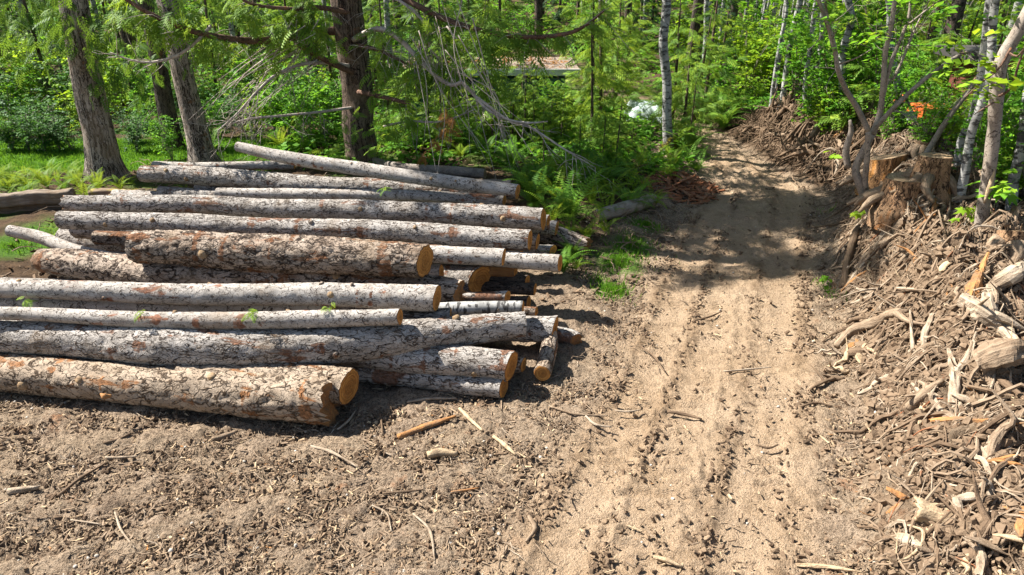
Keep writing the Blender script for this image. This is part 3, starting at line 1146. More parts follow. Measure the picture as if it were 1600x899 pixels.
pa, pb = P(-60, 345), P(104, 332)
beam('timber_beam', Vector((pa.x, pa.y + .3, pa.z + .24)), Vector((pb.x, pb.y + .3, pb.z + .22)), .1, .11, M['beam'], 'weathered grey beam capping the low retaining wall below the ferns', 'beam')
for k in range(3):
    o = beam('retaining_timber', Vector((pa.x, pa.y + .36 - .03 * k, pa.z + .10 - .14 * k)), Vector((pb.x - .1 * k, pb.y + .36 - .03 * k, pb.z + .09 - .14 * k)), .1, .085, M['beamdark'],
             ['dark rotting timber directly under the grey capping beam', 'dark rotting timber in the middle of the low retaining wall', 'dark rotting timber lowest in the low retaining wall'][k], 'timber', 'timbers of the low retaining wall')
pa2, pb2 = P(140, 318), P(315, 316)
mb_ = beam('mossy_timber', Vector((pa2.x, pa2.y + .1, pa2.z + .12)), Vector((pb2.x, pb2.y + .1, pb2.z + .12)), .1, .10, M['mosswood'], 'old mossy timber lying behind the crowning log butt', 'timber')
rs = np.random.RandomState(5)
t = rs.uniform(.35, 1, 900)
base = np.array([list(pa2)]) + np.array([list(pb2 - pa2)]) * t[:, None] + np.array([0, .1, .215])
base[:, 1] += rs.normal(0, .05, 900)
base[:, 2] += -np.abs(rs.normal(0, .012, 900))
V, Fq, rn = scatter(LSV, LSF, orient(rnd_dirs(rs, 900, -.2, .6), rs.uniform(-1, 1, 900)), np.full(900, .035), base, rs.uniform(.3, .9, 900), rs=rs)
link('moss', V, Fq, M['moss'], mb_, None, rn, False)

# ------------------------------------------------------------------ trees along the edge
def furrow(seed, k=11, a=.10):
    def f(s, th, r):
        p = np.stack([np.cos(th) * 1.6 + seed, np.sin(th) * 1.6, s * .35], -1)
        q = np.stack([np.cos(th) * k * .45 + seed, np.sin(th) * k * .45, s * .9], -1)
        return .10 * perlin(p) + a * (np.abs(perlin(q)) - .25)
    return f


def trunk_pts(bpx, tpx, dy, height):
    B = P(*bpx)
    Tp = PY(tpx[0], tpx[1], B.y + dy)
    d = (Tp - B)
    d = d / d.z
    return B, d


def trunk(root, B, d, r0, H, bark, seed, flare=1.5, seg=20, wob=.05, taper=.35, name='trunk', fur=True, nrm=1.0):
    rs = np.random.RandomState(seed)
    n = 12
    hgt = [-.25, 0, .15, .4, .9] + list(np.linspace(1.6, H, n))
    pts, rad = [], []
    for h in hgt:
        f = h / H
        off = Vector((rs.normal(0, wob), rs.normal(0, wob), 0)) * (min(1, max(0, h) / 2))
        pts.append(d * h + off)
        rr = r0 * (1 - (1 - taper) * f)
        fl = 1 + (flare - 1) * math.exp(-max(h, 0) / .28)
        rad.append(rr * fl)
    b = MB()
    b.tube(pts, rad, seg, .09 if H < 9 else .12, furrow(seed) if fur else None)
    return b.build(name, M[bark], root), pts, rad


def px_branch(pl, y, dys=None):
    out = []
    for i, q in enumerate(pl):
        dy = dys[i] if dys else 0
        out.append(PY(q[0], q[1], y + dy))
    return out


def frond_line(pts, rs, n, size, spread=.9, t0=.25, droop=.35):
    c, tt = spline(pts, .05)
    T, N, B = frames(c)
    idx = rs.randint(int(t0 * len(c)), len(c), n)
    d = T[idx] * .8
    sd = np.cross(np.array([0, 0, 1.0]), T[idx])
    sd /= np.linalg.norm(sd, axis=1)[:, None] + 1e-9
    d = d + sd * rs.uniform(-spread, spread, n)[:, None]
    d[:, 2] -= droop * rs.uniform(.3, 1.6, n)
    s = size * rs.uniform(.55, 1.15, n)
    return c[idx], d, s


def fronds_mesh(name, lst, material, parent, rs, lo=.0, hi=1.0):
    t = np.concatenate([a[0] for a in lst])
    d = np.concatenate([a[1] for a in lst])
    s = np.concatenate([a[2] for a in lst])
    V, Fq, rn = scatter(FRV, FRF, orient(d, rs.normal(0, .5, len(d))), s, t, rs.uniform(lo, hi, len(d)), .22, rs)
    return link(name, V, Fq, material, parent, None, rn, False)


def cedar_boughs(rs, H0, H1, rmax, nb, per, size, az=None, rise=.0, lean=None, drp=.35):
    """boughs round an upright stem: tube paths and frond placements in local space"""
    tubes, fr = [], []
    for i in range(nb):
        f = (i + rs.rand()) / nb
        z = H0 + (H1 - H0) * f
        L = rmax * (1 - .85 * f) * rs.uniform(.65, 1.1) + .25
        a = rs.uniform(0, 2 * math.pi) if az is None else rs.uniform(*az)
        pts = []
        bend = rs.uniform(-.35, .35)
        for k in range(5):
            u = k / 4
            rr = L * u
            aa = a + bend * u
            pts.append(np.array([rr * math.cos(aa), rr * math.sin(aa), z - L * (.30 * math.sin(u * 2.2) - .10 * u * u) + rise * u]))
        pts = [p + (np.array(lean) * p[2] if lean is not None else 0) for p in pts]
        tubes.append((pts, [.012 + .018 * L, .004 + .010 * L, .004]))
        fr.append(frond_line(pts, rs, max(3, int(per * L)), size * (1 - .3 * f), 1.0, .12, drp))
    return tubes, fr


def twig_bundle(rs, pts, n, L, rad=.005, droop=1.0, fork=2):
    """bare dead twigs hanging from a path"""
    b = MB()
    c, tt = spline(pts, .05)
    T, N, B = frames(c)
    for i in range(n):
        k = rs.randint(int(.1 * len(c)), len(c))
        d = T[k] * rs.uniform(.1, .9) + rs.normal(0, .5, 3) + np.array([0, 0, -droop * rs.uniform(.1, 1.1)])
        d /= np.linalg.norm(d)
        l = L * rs.uniform(.4, 1.15)
        p = c[k].copy()
        q = [p]
        for j in range(4):
            d = d + rs.normal(0, .16, 3) + np.array([0, 0, -.10 * droop])
            d /= np.linalg.norm(d)
            p = p + d * l / 4
            q.append(p)
        b.tube(q, [rad * 1.3, rad, rad * .45], 4, l / 6)
        for j in range(fork):
            a = q[rs.randint(1, 4)]
            dd = d + rs.normal(0, .6, 3)
            dd /= np.linalg.norm(dd)
            m = a + dd * l * .25
            b.tube([a, m, m + (dd + rs.normal(0, .3, 3)) * l * .25], [rad * .8, rad * .3], 3, l / 4)
    return b


def V3(p):
    return np.array(list(p))


# -- the big dark cedar behind the pile
rs = np.random.RandomState(11)
B, d = trunk_pts((568, 258), (541, 0), 0, 14)
CY = B.y
root = empty('cedar_tree', B)
tag(root, 'big dark cedar standing behind the log pile with dead drooping boughs', 'tree', 'large cedars at the edge')
trunk(root, Vector((0, 0, 0)), d, .335, 20, 'cedar', 2, 1.25, 40)
loc = lambda pts: [p - B for p in pts]
boughs = [
    ([(545, 48), (500, 50), (455, 58), (400, 64), (340, 58), (285, 44), (235, 22), (190, -5)], [0, -.3, -.8, -1.3, -1.8, -2.1, -2.3, -2.5], [.085, .075, .06, .045, .03], 'bough'),
    ([(552, 113), (525, 102), (497, 88), (467, 71)], [-.2, -.5, -.8, -1.0], [.065, .06, .05, .045], 'bough'),
    ([(545, 103), (510, 98), (470, 101), (430, 118), (400, 145), (370, 178), (340, 205)], [-.3, -.6, -1, -1.3, -1.5, -1.6, -1.7], [.04, .035, .03, .02, .012], 'twig'),
    ([(552, 168), (500, 175), (440, 181), (390, 186), (345, 197)], [-.2, -.6, -1, -1.2, -1.4], [.03, .025, .022, .012], 'twig'),
    ([(330, 40), (310, 62), (280, 85), (240, 97), (205, 94), (172, 82)], [-1.8, -2, -2.1, -2.2, -2.3, -2.4], [.03, .028, .02, .01], 'twig'),
    ([(553, 62), (575, 50), (598, 46), (625, 62), (650, 88), (680, 118), (705, 133), (722, 128)], [-.3, -.6, -.9, -1.1, -1.3, -1.5, -1.6, -1.7], [.06, .05, .045, .04, .035], 'twig'),
    ([(722, 128), (742, 150), (760, 170), (790, 186), (825, 192), (856, 190)], [-1.7, -1.8, -1.9, -2, -2.1, -2.2], [.035, .03, .022, .012], 'twig'),
    ([(742, 150), (790, 185), (830, 200), (880, 232), (930, 262)], [-1.8, -2.0, -2.1, -2.4, -2.6], [.03, .024, .018, .008], 'twig'),
    ([(556, 70), (590, 78), (620, 92), (650, 108)], [-.3, -.5, -.7, -.8], [.045, .04, .03, .02], 'bough'),
    ([(560, 144), (600, 152), (640, 162)], [-.3, -.8, -1.2], [.05, .045, .035], 'bough'),
    ([(600, -20), (650, 8), (700, 32), (760, 50), (820, 58), (880, 54), (915, 40), (945, 15)], [-.5, -.9, -1.2, -1.5, -1.8, -2, -2.1, -2.2], [.06, .055, .045, .035, .02], 'bough'),
    ([(600, -12), (640, 12), (665, 40), (672, 75), (690, 95)], [-.7, -1, -1.2, -1.4, -1.5], [.03, .026, .02, .014], 'twig'),
    ([(672, 40), (700, 75), (722, 128)], [-1.3, -1.5, -1.7], [.018, .014, .012], 'twig'),
    ([(600, 197), (640, 190), (690, 190), (740, 172)], [-.5, -1.0, -1.4, -1.7], [.026, .022, .018, .01], 'twig'),
    ([(545, 20), (500, 12), (460, 14), (400, 8), (360, -10)], [-.3, -.7, -1.1, -1.5, -1.8], [.05, .045, .03, .02], 'bough'),
]
bsp = []
for k, (pl, dys, rad, m_) in enumerate(boughs):
    pts = loc(px_branch(pl, CY, dys))
    bsp.append(pts)
    b = MB()
    b.tube(pts, rad, 10, .06, lambda s, th, r: .15 * perlin(np.stack([s * 6, np.cos(th) * 2, np.sin(th) * 2], -1)))
    o = b.build('bough', M[m_], root)
    if k == 1:
        p0, p1 = V3(pts[-2]), V3(pts[-1])
        e = MB()
        u = (p1 - p0) / np.linalg.norm(p1 - p0)
        e.tube([p1 - u * .30, p1 - u * .1, p1 + u * .10], [.050, .05, .02], 8, .05, lambda s, th, r: .3 * perlin(np.stack([s * 4, np.cos(th) * 3, np.sin(th) * 3], -1)))
        e.build('torn_tip', M['torn'], o)
    n, L, dr = {2: (26, .9, .6), 3: (20, .8, .9), 4: (14, .6, .3), 5: (12, 1.1, 1.0), 6: (15, 1.0, 1.1), 7: (14, .9, .9), 0: (26, .8, .7), 10: (20, .9, .6), 11: (14, 1.1, .9),
                12: (10, 1.3, 1.2), 13: (16, .7, .9), 14: (16, .7, .7), 8: (10, .6, .7), 9: (8, .5, .7)}.get(k, (0, 0, 0))
    if n:
        twig_bundle(rs, [V3(q) for q in pts], n, L, .0055, dr, 2).build('twigs', M['twig'], o)
# tangle of long dead switches hanging to the ground by the fern bank
b = MB()
for i in range(17):
    x0 = rs.uniform(640, 740)
    y0 = rs.uniform(-10, 120)
    x1 = x0 + rs.uniform(-10, 150)
    y1 = rs.uniform(190, 300)
    dy = rs.uniform(-2.2, -1.4)
    mid = ((x0 + x1) / 2 + rs.uniform(-25, 35), (y0 + y1) / 2 - rs.uniform(-10, 30))
    pts = loc([PY(x0, y0, CY + dy), PY(mid[0], mid[1], CY + dy - .2), PY(x1, y1, CY + dy - rs.uniform(0, .7))])
    b.tube(pts, [.010 * rs.uniform(.5, 1.5), .007, .003], 5, .12)
b.build('hanging_switches', M['twig'], root)
b = MB()
for i in range(24):
    x0, y0 = rs.uniform(440, 500), rs.uniform(30, 110)
    x1, y1 = x0 - rs.uniform(60, 150), y0 + rs.uniform(60, 130)
    dy = rs.uniform(-1.5, -.9)
    pts = loc([PY(x0, y0, CY + dy), PY((x0 + x1) / 2 + rs.uniform(-10, 10), (y0 + y1) / 2 - rs.uniform(0, 20), CY + dy), PY(x1, y1, CY + dy - .2)])
    b.tube(pts, [.009, .007, .003], 4, .15)
b.build('bare_switches', M['twig'], root)
fr = []
for k, n, sz in ((0, 34, .38), (5, 10, .34), (8, 16, .4), (9, 14, .42), (10, 60, .42), (14, 26, .36), (11, 8, .3), (13, 14, .3), (3, 8, .28)):
    fr.append(frond_line([V3(q) for q in bsp[k]], rs, n, sz, 1.0, .3, .6))
for (px, py, dy, n, sz) in ((610, 205, -1.1, 14, .36), (640, 180, -1.2, 14, .34), (665, 95, -1.4, 20, .36), (630, 40, -1.2, 14, .36), (700, 60, -1.6, 18, .36), (690, 160, -1.5, 8, .28), (770, 25, -1.7, 20, .4), (640, 120, -1.4, 26, .5), (700, 110, -1.3, 24, .5), (760, 70, -1.6, 30, .52), (820, 60, -1.6, 28, .5), (760, 130, -1.2, 26, .5), (680, 30, -1.2, 24, .5), (480, 30, -1.0, 24, .48), (420, 90, -1.0, 18, .44), (600, 110, -.9, 16, .46), (250, 40, -2.0, 26, .45), (330, 72, -1.8, 24, .42), (430, 45, -1.3, 26, .45), (200, 12, -2.2, 26, .45), (380, 20, -1.5, 28, .45), (500, 62, -1.0, 20, .42), (290, 15, -2.0, 26, .45), (470, 12, -1.0, 22, .45), (545, 185, -.7, 12, .3), (595, 222, -.7, 14, .34), (530, 236, -.6, 14, .3), (585, 55, -.8, 14, .38)):
    c = V3(PY(px, py, CY + dy) - B)
    fr.append((c + rs.normal(0, .16, (n, 3)), np.stack([rs.normal(0, .7, n), rs.normal(-.4, .6, n), -rs.uniform(-.05, .55, n)], -1), sz * 1.1 * rs.uniform(.6, 1.1, n)))
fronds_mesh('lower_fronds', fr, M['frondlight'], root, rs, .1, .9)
tb, fr = cedar_boughs(rs, 4.2, 14, 3.0, 40, 6, .62, None, .0, (d.x, d.y, 0))
tb2, fr2_ = cedar_boughs(rs, 5.6, 9.5, 5.4, 34, 7, .66, (-1.1, .6), .0, (d.x, d.y, 0))   # long boughs reaching over towards the track
tb += tb2
fr += fr2_
tb3, fr3_ = cedar_boughs(rs, 8.5, 20, 2.4, 56, 12, .72, None, .0, (d.x, d.y, 0))
tb += tb3
fr += fr3_
# keep the side over the pile thin: most of its boughs there have died
fr2 = []
for a in fr:
    m = ~((a[0][:, 1] < -1.2) & (a[0][:, 0] < 1.2) & (a[0][:, 2] < 5.0))
    fr2.append((a[0][m], a[1][m], a[2][m]))
fronds_mesh('crown', fr2, M['frond'], root, rs)
b = MB()
for pts, rad in tb:
    b.tube(pts, rad, 6, .3)
b.build('upper_boughs', M['bough'], root)
# a hank of dead orange fronds
c = PY(690, 208, CY - 2.0) - B
n = 60
tt = rs.rand(n)
pos = np.stack([c.x + .14 * np.sin(tt * 5) - .25 * tt ** 2 + rs.normal(0, .06, n), np.full(n, c.y) + rs.normal(0, .06, n), c.z + .45 - .95 * tt + rs.normal(0, .05, n)], -1)
V, Fq, rn = scatter(FRV, FRF, orient(np.stack([rs.normal(0, .6, n), rs.normal(0, .6, n), -np.ones(n) * .8], -1), rs.uniform(-2, 2, n)), rs.uniform(.12, .24, n), pos, rs.rand(n), rs=rs)
link('dead_frond_hank', V, Fq, M['deadleaf'], root, None, rn, False)


def edge_cedar(bpx, tpx, dy, rpx, H, label, seed, bark='cedargrey', boughs=12, fl=1.5, rmax=2.2, z0=4.2, lowfr=()):
    rs = np.random.RandomState(seed)
    B, d = trunk_pts(bpx, tpx, dy, H)
    root = empty('cedar_tree', B)
    tag(root, label, 'tree', 'large cedars at the edge')
    trunk(root, Vector((0, 0, 0)), d, rpx * mpp(B), H, bark, seed, fl, 36)
    tb, fr = cedar_boughs(rs, z0, H, rmax, boughs, 11, .7, None, 0, (d.x, d.y, 0))
    for (px, py, dyy, n, sz, spr) in lowfr:
        c = V3(PY(px, py, B.y + dyy) - B)
        fr.append((c + rs.normal(0, spr, (n, 3)), np.stack([rs.normal(0, .6, n), rs.normal(-.3, .6, n), -rs.uniform(.3, 1.0, n)], -1), sz * rs.uniform(.6, 1.1, n)))
    fronds_mesh('crown', fr, M['frond'], root, rs, .1, .95)
    b = MB()
    for pts, rad in tb:
        b.tube(pts, rad, 6, .3)
    b.build('boughs', M['bough'], root)
    return root


edge_cedar((168, 280), (112, 20), 0, 21, 20, 'leaning grey cedar rising from the ferns beside the lawn', 21, boughs=40, z0=9.5, fl=1.7,
           lowfr=((135, 55, -.5, 26, .42, .28), (150, 110, -.3, 26, .4, .25), (100, 25, -.4, 30, .42, .3), (60, 15, -.3, 24, .42, .4), (30, 60, .3, 24, .4, .3)))
edge_cedar((318, 255), (262, 20), 0.3, 16, 20, 'grey fluted cedar between the leaning cedar and the big dark cedar', 22, boughs=40, z0=8.5, fl=1.6,
           lowfr=((240, 60, 0, 20, .4, .3), (300, 20, -.4, 30, .42, .4), (350, 90, .3, 24, .4, .35)))
edge_cedar((272, 232), (232, 20), 0.3, 13, 13, 'dim cedar trunk close behind the grey fluted cedar', 23, 'darkbark', boughs=8, fl=1.3,
           lowfr=((230, 120, .1, 22, .42, .35), (200, 60, .3, 26, .44, .4)))


# -- slim broadleaf trees
def slim_tree(bpx, tpx, dy, rpx, H, label, seed, bark='alder', cat='tree', group='slim alders and maples', crown=0, cz=(4.5, 9), cr=1.2, leaf='leaf', lsize=.28, flare=1.25, name='alder_tree', cd=None, taper=.45, wob=.05):
    rs = np.random.RandomState(seed)
    B, d = trunk_pts(bpx, tpx, dy, H)
    root = empty(name, B)
    tag(root, label, cat, group)
    r = rpx * mpp(B)
    trunk(root, Vector((0, 0, 0)), d, r, H, bark, seed, flare, 16, wob, taper, fur=False)
    if crown:
        br, cl = MB(), []
        for i in range(max(4, crown // 12)):
            z = rs.uniform(*cz)
            dd = rnd_dirs(rs, 1, .0, .5)[0]
            L = cr * rs.uniform(.5, 1.2)
            a = V3(d * z)
            pts = [a, a + dd * L * .5 + [0, 0, .05], a + dd * L + [0, 0, .1]]
            br.tube(pts, [r * .35, r * .2, .006], 5, .25)
            k = 12
            u = rs.uniform(.25, 1.05, k)[:, None]
            cl.append(a + dd * L * u + rs.normal(0, .16 * cr, (k, 3)))
        br.build('branches', M[bark], root)
        t = np.concatenate(cl)
        N = len(t)
        V, Fq, rn = scatter(LSV, LSF, orient(rnd_dirs(rs, N, -.4, .2), rs.uniform(-.6, .6, N)), rs.uniform(.7, 1.3, N) * lsize, t, rs.rand(N), rs=rs)
        link('crown', V, Fq, M[leaf], root, None, rn, False)
    return root, B, d


al, AB, ad = slim_tree((1045, 238), (1037, 0), 0, 7.5, 11, 'white-barked alder with a mossy orange foot at the left of the track mouth', 31, crown=420, cz=(4.3, 10), cr=2.6)
rs = np.random.RandomState(3)
n = 260
th = rs.uniform(0, 2 * math.pi, n)
zz = rs.uniform(0, .38, n)
rr = .13 + .10 * np.exp(-zz / .12)
V, Fq, rn = scatter(LSV, LSF, orient(rnd_dirs(rs, n, -.3, .6), rs.uniform(-1, 1, n)), np.full(n, .07), np.stack([rr * np.cos(th), rr * np.sin(th), zz], -1), rs.rand(n), rs=rs)
link('moss_skirt', V, Fq, M['moss'], al, None, rn, False)
ST = [
    ((1204, 172), (1229, 0), 3.0, 'slender pale alder, the thinner of the crossing pair behind the far debris heap', 'alder', 10),
    ((1209, 168), (1224, 60), 2.4, 'very thin pale alder crossing its neighbour behind the far debris heap', 'alder', 10),
    ((1219, 172), (1250, 0), 4.2, 'pale alder with a dark foot beside the crossing pair', 'alder', 11),
    ((1256, 186), (1272, 20), 3.6, 'mottled alder behind the brow of the far debris heap', 'alder', 10),
    ((1268, 170), (1282, 60), 3.2, 'short visible mottled alder next to the heap brow', 'alder', 9),
    ((1134, 118), (1144, -10), 6.5, 'dark brown fir trunk straight beyond the track end', 'darkbark', 12),
    ((1100, 128), (1106, -10), 4.0, 'grey spotted alder just left of the dark fir trunk', 'alder', 12),
    ((1497, 270), (1552, 0), 7.2, 'bright white alder leaning outwards behind the cut stumps', 'alder', 10),
    ((1498, 318), (1541, 120), 6.5, 'mottled white alder growing from the bank close to the brown maple stem', 'alder', 9),
    ((1578, 335), (1606, 160), 7.5, 'mottled white alder at the picture edge beyond the bank', 'alder', 9),
    ((1312, 200), (1318, 100), 6.0, 'stubby grey alder trunk behind the forked sapling', 'alder', 8),
    ((1410, 200), (1392, 60), 5.0, 'pale alder among leaves behind the largest stump', 'alder', 9),
]
for k, (bp, tp, rp, lab, bk_, H) in enumerate(ST):
    slim_tree(bp, tp, 0, rp, H, lab, 50 + k, bk_, crown=48 if bk_ == 'alder' else 60, cz=(4.0 if k < 7 else 3.6, H - .3), cr=1.3, lsize=.30,
              name='fir_tree' if bk_ == 'darkbark' else 'alder_tree')

# -- forked sapling on the bank
rs = np.random.RandomState(9)
B = P(1364, 338)
SY = B.y
root = empty('maple_sapling', B)
tag(root, 'bare forked grey sapling with many stems growing at the foot of the bank', 'tree', 'slim alders and maples')
sap = [
    ([(1366, 345), (1352, 312), (1340, 280), (1337, 262), (1350, 235), (1364, 210)], [0, 0, 0, .05, .05, 0], [.075, .066, .06, .058, .055, .05]),
    ([(1357, 315), (1352, 285), (1355, 245), (1357, 205)], [0, -.05, -.1, -.1], [.05, .045, .043, .042]),
    ([(1357, 205), (1340, 170), (1322, 140), (1310, 110), (1303, 70), (1290, 30), (1275, -10)], [-.1, -.1, -.15, -.2, -.2, -.25, -.3], [.042, .04, .036, .034, .03, .024]),
    ([(1306, 90), (1296, 50), (1292, 20), (1286, -15)], [-.2, -.15, -.1, -.1], [.026, .022, .018, .014]),
    ([(1364, 210), (1376, 172), (1381, 120), (1384, 80), (1393, 40), (1400, -15)], [0, .05, .05, .1, .1, .15], [.048, .045, .042, .038, .034, .03]),
    ([(1380, 150), (1392, 100), (1410, 55), (1420, 25), (1424, -10)], [.05, .1, .15, .2, .25], [.034, .03, .026, .022, .018]),
    ([(1395, 125), (1412, 90), (1430, 45), (1455, -5)], [.1, .2, .3, .4], [.022, .018, .014, .010]),
    ([(1420, 38), (1445, 18), (1475, -5)], [.2, .3, .4], [.014, .012, .008]),
    ([(1360, 208), (1400, 165), (1450, 120), (1500, 86), (1540, 75), (1572, 70)], [0, -.1, -.1, 0, .1, .2], [.042, .036, .03, .024, .018, .01]),
    ([(1325, 262), (1322, 235), (1330, 205), (1328, 188)], [.25, .25, .25, .25], [.055, .05, .04, .02]),
    ([(1312, 100), (1340, 90), (1365, 75)], [-.2, -.3, -.4], [.012, .009, .004]),
    ([(1352, 10), (1358, 40), (1375, 60)], [-.3, -.2, -.1], [.010, .008, .006]),
]
sapb = []
for k, (pl, dys, rad) in enumerate(sap):
    b = MB()
    b.tube(loc2 := [q - B for q in px_branch(pl, SY, dys)], [r * .86 for r in rad], 10, .06, lambda s, th, r: .10 * perlin(np.stack([s * 4 + k, np.cos(th) * 1.5, np.sin(th) * 1.5], -1)))
    sapb.append(b.build('stem' if k in (0, 1, 2, 4, 9) else 'branch', M['maple' if k not in (2, 3, 8) else 'slim'], root))
for k in (2, 4, 5, 6, 8):
    pts = [V3(q - B) for q in px_branch(sap[k][0], SY, sap[k][1])]
    twig_bundle(rs, pts, 14, .55, .004, -.2, 1).build('twigs', M['slim'], sapb[k])
# leaves high in its crown, over the frame, and a few sprays within it
n = 150
c = V3(PY(1350, -140, SY) - B)
t = np.concatenate([c + rs.normal(0, 1, (n, 3)) * [1.2, 1.0, .7], V3(PY(1460, 20, SY + .3) - B) + rs.normal(0, .25, (16, 3)), V3(PY(1290, 40, SY - .2) - B) + rs.normal(0, .2, (10, 3))])
N = len(t)
V, Fq, rn = scatter(LSV, LSF, orient(rnd_dirs(rs, N, -.4, .2), rs.uniform(-.6, .6, N)), rs.uniform(.7, 1.3, N) * .26, t, rs.rand(N), rs=rs)
link('crown', V, Fq, M['leaf'], root, None, rn, False)

# -- smooth brown maple stem on the bank
B = P(1533, 358)
SY = B.y
root = empty('maple_tree', B)
tag(root, 'smooth brown maple stem bending outwards from the bank with torn bark low down', 'tree', 'slim alders and maples')
mp = [
    ([(1532, 366), (1534, 340), (1540, 300), (1548, 250), (1553, 205), (1557, 150), (1561, 112), (1570, 85), (1590, 50), (1615, 0), (1640, -60)], None, [.085, .078, .074, .072, .072, .078, .074, .07, .065, .06, .05], 'maple'),
    ([(1556, 112), (1552, 104), (1549, 98)], None, [.04, .035, .03], 'maple'),
    ([(1561, 150), (1580, 138), (1592, 100), (1606, 60)], [-.1, -.2, -.3, -.3], [.016, .014, .012, .008], 'bough'),
    ([(1553, 160), (1540, 168), (1524, 178)], [-.1, -.15, -.2], [.012, .010, .005], 'bough'),
    ([(1580, 75), (1560, 108), (1535, 128), (1508, 152)], [-.1, -.15, -.2, -.25], [.014, .012, .009, .005], 'bough'),
    ([(1575, 82), (1590, 88), (1604, 70)], [-.1, -.2, -.3], [.014, .01, .006], 'bough'),
]
for k, (pl, dys, rad, m_) in enumerate(mp):
    b = MB()
    b.tube([q - B for q in px_branch(pl, SY, dys)], [r * .92 for r in rad], 12, .05, lambda s, th, r: .10 * perlin(np.stack([s * 5 + k, np.cos(th) * 1.5, np.sin(th) * 1.5], -1)))
    o = b.build('trunk' if k == 0 else 'branch', M[m_], root)
rs = np.random.RandomState(19)
n = 130
c = V3(PY(1640, -130, SY) - B)
t = np.concatenate([c + rs.normal(0, 1, (n, 3)) * [1.2, .9, .8], V3(PY(1535, 85, SY - .2) - B) + rs.normal(0, .10, (7, 3)), V3(PY(1548, 135, SY - .2) - B) + rs.normal(0, .06, (4, 3))])
N = len(t)
V, Fq, rn = scatter(LSV, LSF, orient(rnd_dirs(rs, N, -.4, .2), rs.uniform(-.6, .6, N)), rs.uniform(.7, 1.3, N) * .22, t, rs.uniform(.4, 1, N), rs=rs)
link('crown', V, Fq, M['leafyellow'], root, None, rn, False)
b = MB()
q = PY(1541, 288, SY) - B
b.tube([q + Vector((0, -.062, .20)), q + Vector((0, -.068, 0)), q + Vector((-.01, -.072, -.2))], [.008, .03, .01], 8, .05, lambda s, th, r: .35 * perlin(np.stack([s * 20, np.cos(th) * 2, np.sin(th) * 2], -1)))
b.build('torn_bark', M['splinter'], root)
# leaning dead pole
pl = px_branch([(1430, 272), (1455, 228), (1485, 180), (1515, 140), (1548, 86)], P(1432, 270).y - .1, [0, .1, .15, .2, .3])
b = MB()
b.tube(pl, [.042, .038, .035, .03, .02], 10, .06, lambda s, th, r: .12 * perlin(np.stack([s * 5, np.cos(th) * 1.5, np.sin(th) * 1.5], -1)))
o = b.build('dead_pole', M['slim'])
tag(o, 'thin grey dead pole leaning from the stumps up to the brown maple stem', 'pole')


# ------------------------------------------------------------------ understorey prototypes
def proto_young_cedar(seed, H=4.5, rmax=1.25, nb=46, per=9, size=.42, m_='frond', name='young_cedar'):
    rs = np.random.RandomState(seed)
    root = empty(name)
    tb, fr = cedar_boughs(rs, .25, H, rmax, nb, per * .72, size * 1.28, drp=.12)
    b = MB()
    b.tube([(0, 0, -.15), (0, 0, H * .5), (.03, .02, H)], [.055, .04, .008], 8, .3)
    b.build('trunk', M['cedar'], root)
    fronds_mesh('crown', fr, M[m_], root, rs)
    return root


def proto_bush(seed, H=1.6, W_=1.0, n=150, lsize=.24, m_='leaf', name='leafy_shrub', TV=LSV, TF=LSF, stems=9):
    rs = np.random.RandomState(seed)
    root = empty(name)
    b = MB()
    cl = []
    for i in range(stems):
        a = rs.uniform(0, 2 * math.pi)
        L = H * rs.uniform(.6, 1.1)
        o = W_ * rs.uniform(.2, .75)
        pts = [np.array([0, 0, -.05]), np.array([o * .35 * math.cos(a), o * .35 * math.sin(a), L * .55]), np.array([o * math.cos(a), o * math.sin(a), L])]
        b.tube(pts, [.014, .01, .004], 5, .3)
        k = n // stems
        u = rs.uniform(.15, 1.05, k) ** .8
        base = np.stack([np.interp(u, [0, .5, 1.05], [p[j] for p in pts]) for j in range(3)], -1)
        cl.append(base + rs.normal(0, .17 * W_, (k, 3)))
    b.build('stems', M['slim'], root)
    t = np.concatenate(cl)
    t[:, 2] = np.abs(t[:, 2]) + .03
    N = len(t)
    V, Fq, rn = scatter(TV, TF, orient(rnd_dirs(rs, N, -.5, .1), rs.uniform(-.5, .5, N)), rs.uniform(.7, 1.3, N) * lsize, t, rs.rand(N), rs=rs)
    link('foliage', V, Fq, M[m_], root, None, rn, False)
    return root


def proto_fern(seed, n=15, L=.85, m_='fern', up=.8):
    rs = np.random.RandomState(seed)
    Vs, Fs, Rn, k0 = [], [], [], 0
    for i in range(n):
        a = rs.uniform(0, 2 * math.pi)
        l = L * rs.uniform(.6, 1.1)
        u = up * rs.uniform(.6, 1.25)
        h = np.array([math.cos(a), math.sin(a), 0])
        def cr(t):
            return h * l * (.25 * t + .55 * t * t) + np.array([0, 0, l * (u * 1.25 * t - .75 * t * t)])
        side = np.cross([0, 0, 1.0], h)
        npn = 20
        for j in range(npn):
            t = .12 + .88 * j / npn
            p = cr(t)
            tg = cr(t + .03) - p
            tg /= np.linalg.norm(tg)
            w_ = l * .15 * min(1, 1.6 * (1 - t) + .12) * min(1, t * 4)
            nr = np.cross(tg, side)
            for sg in (-1, 1):
                q = quad_leaf(p, p + side * sg * w_ + tg * w_ * .35 - nr * 0 + np.array([0, 0, -.12 * w_]), l * .017, nr)
                Vs.extend(q)
                Fs.append([k0, k0 + 1, k0 + 2, k0 + 3])
                k0 += 4
                Rn.append(rs.rand() * .3 + .35 + .3 * math.sin(i * 2.4))
        for j in range(6):
            q = quad_leaf(cr(j / 6), cr((j + 1) / 6), l * .006, side)
            Vs.extend(q); Fs.append([k0, k0 + 1, k0 + 2, k0 + 3]); k0 += 4; Rn.append(.9)
    o = link('sword_fern', np.array(Vs), np.array(Fs), M[m_], None, None, np.clip(Rn, 0, 1), False)
    return o


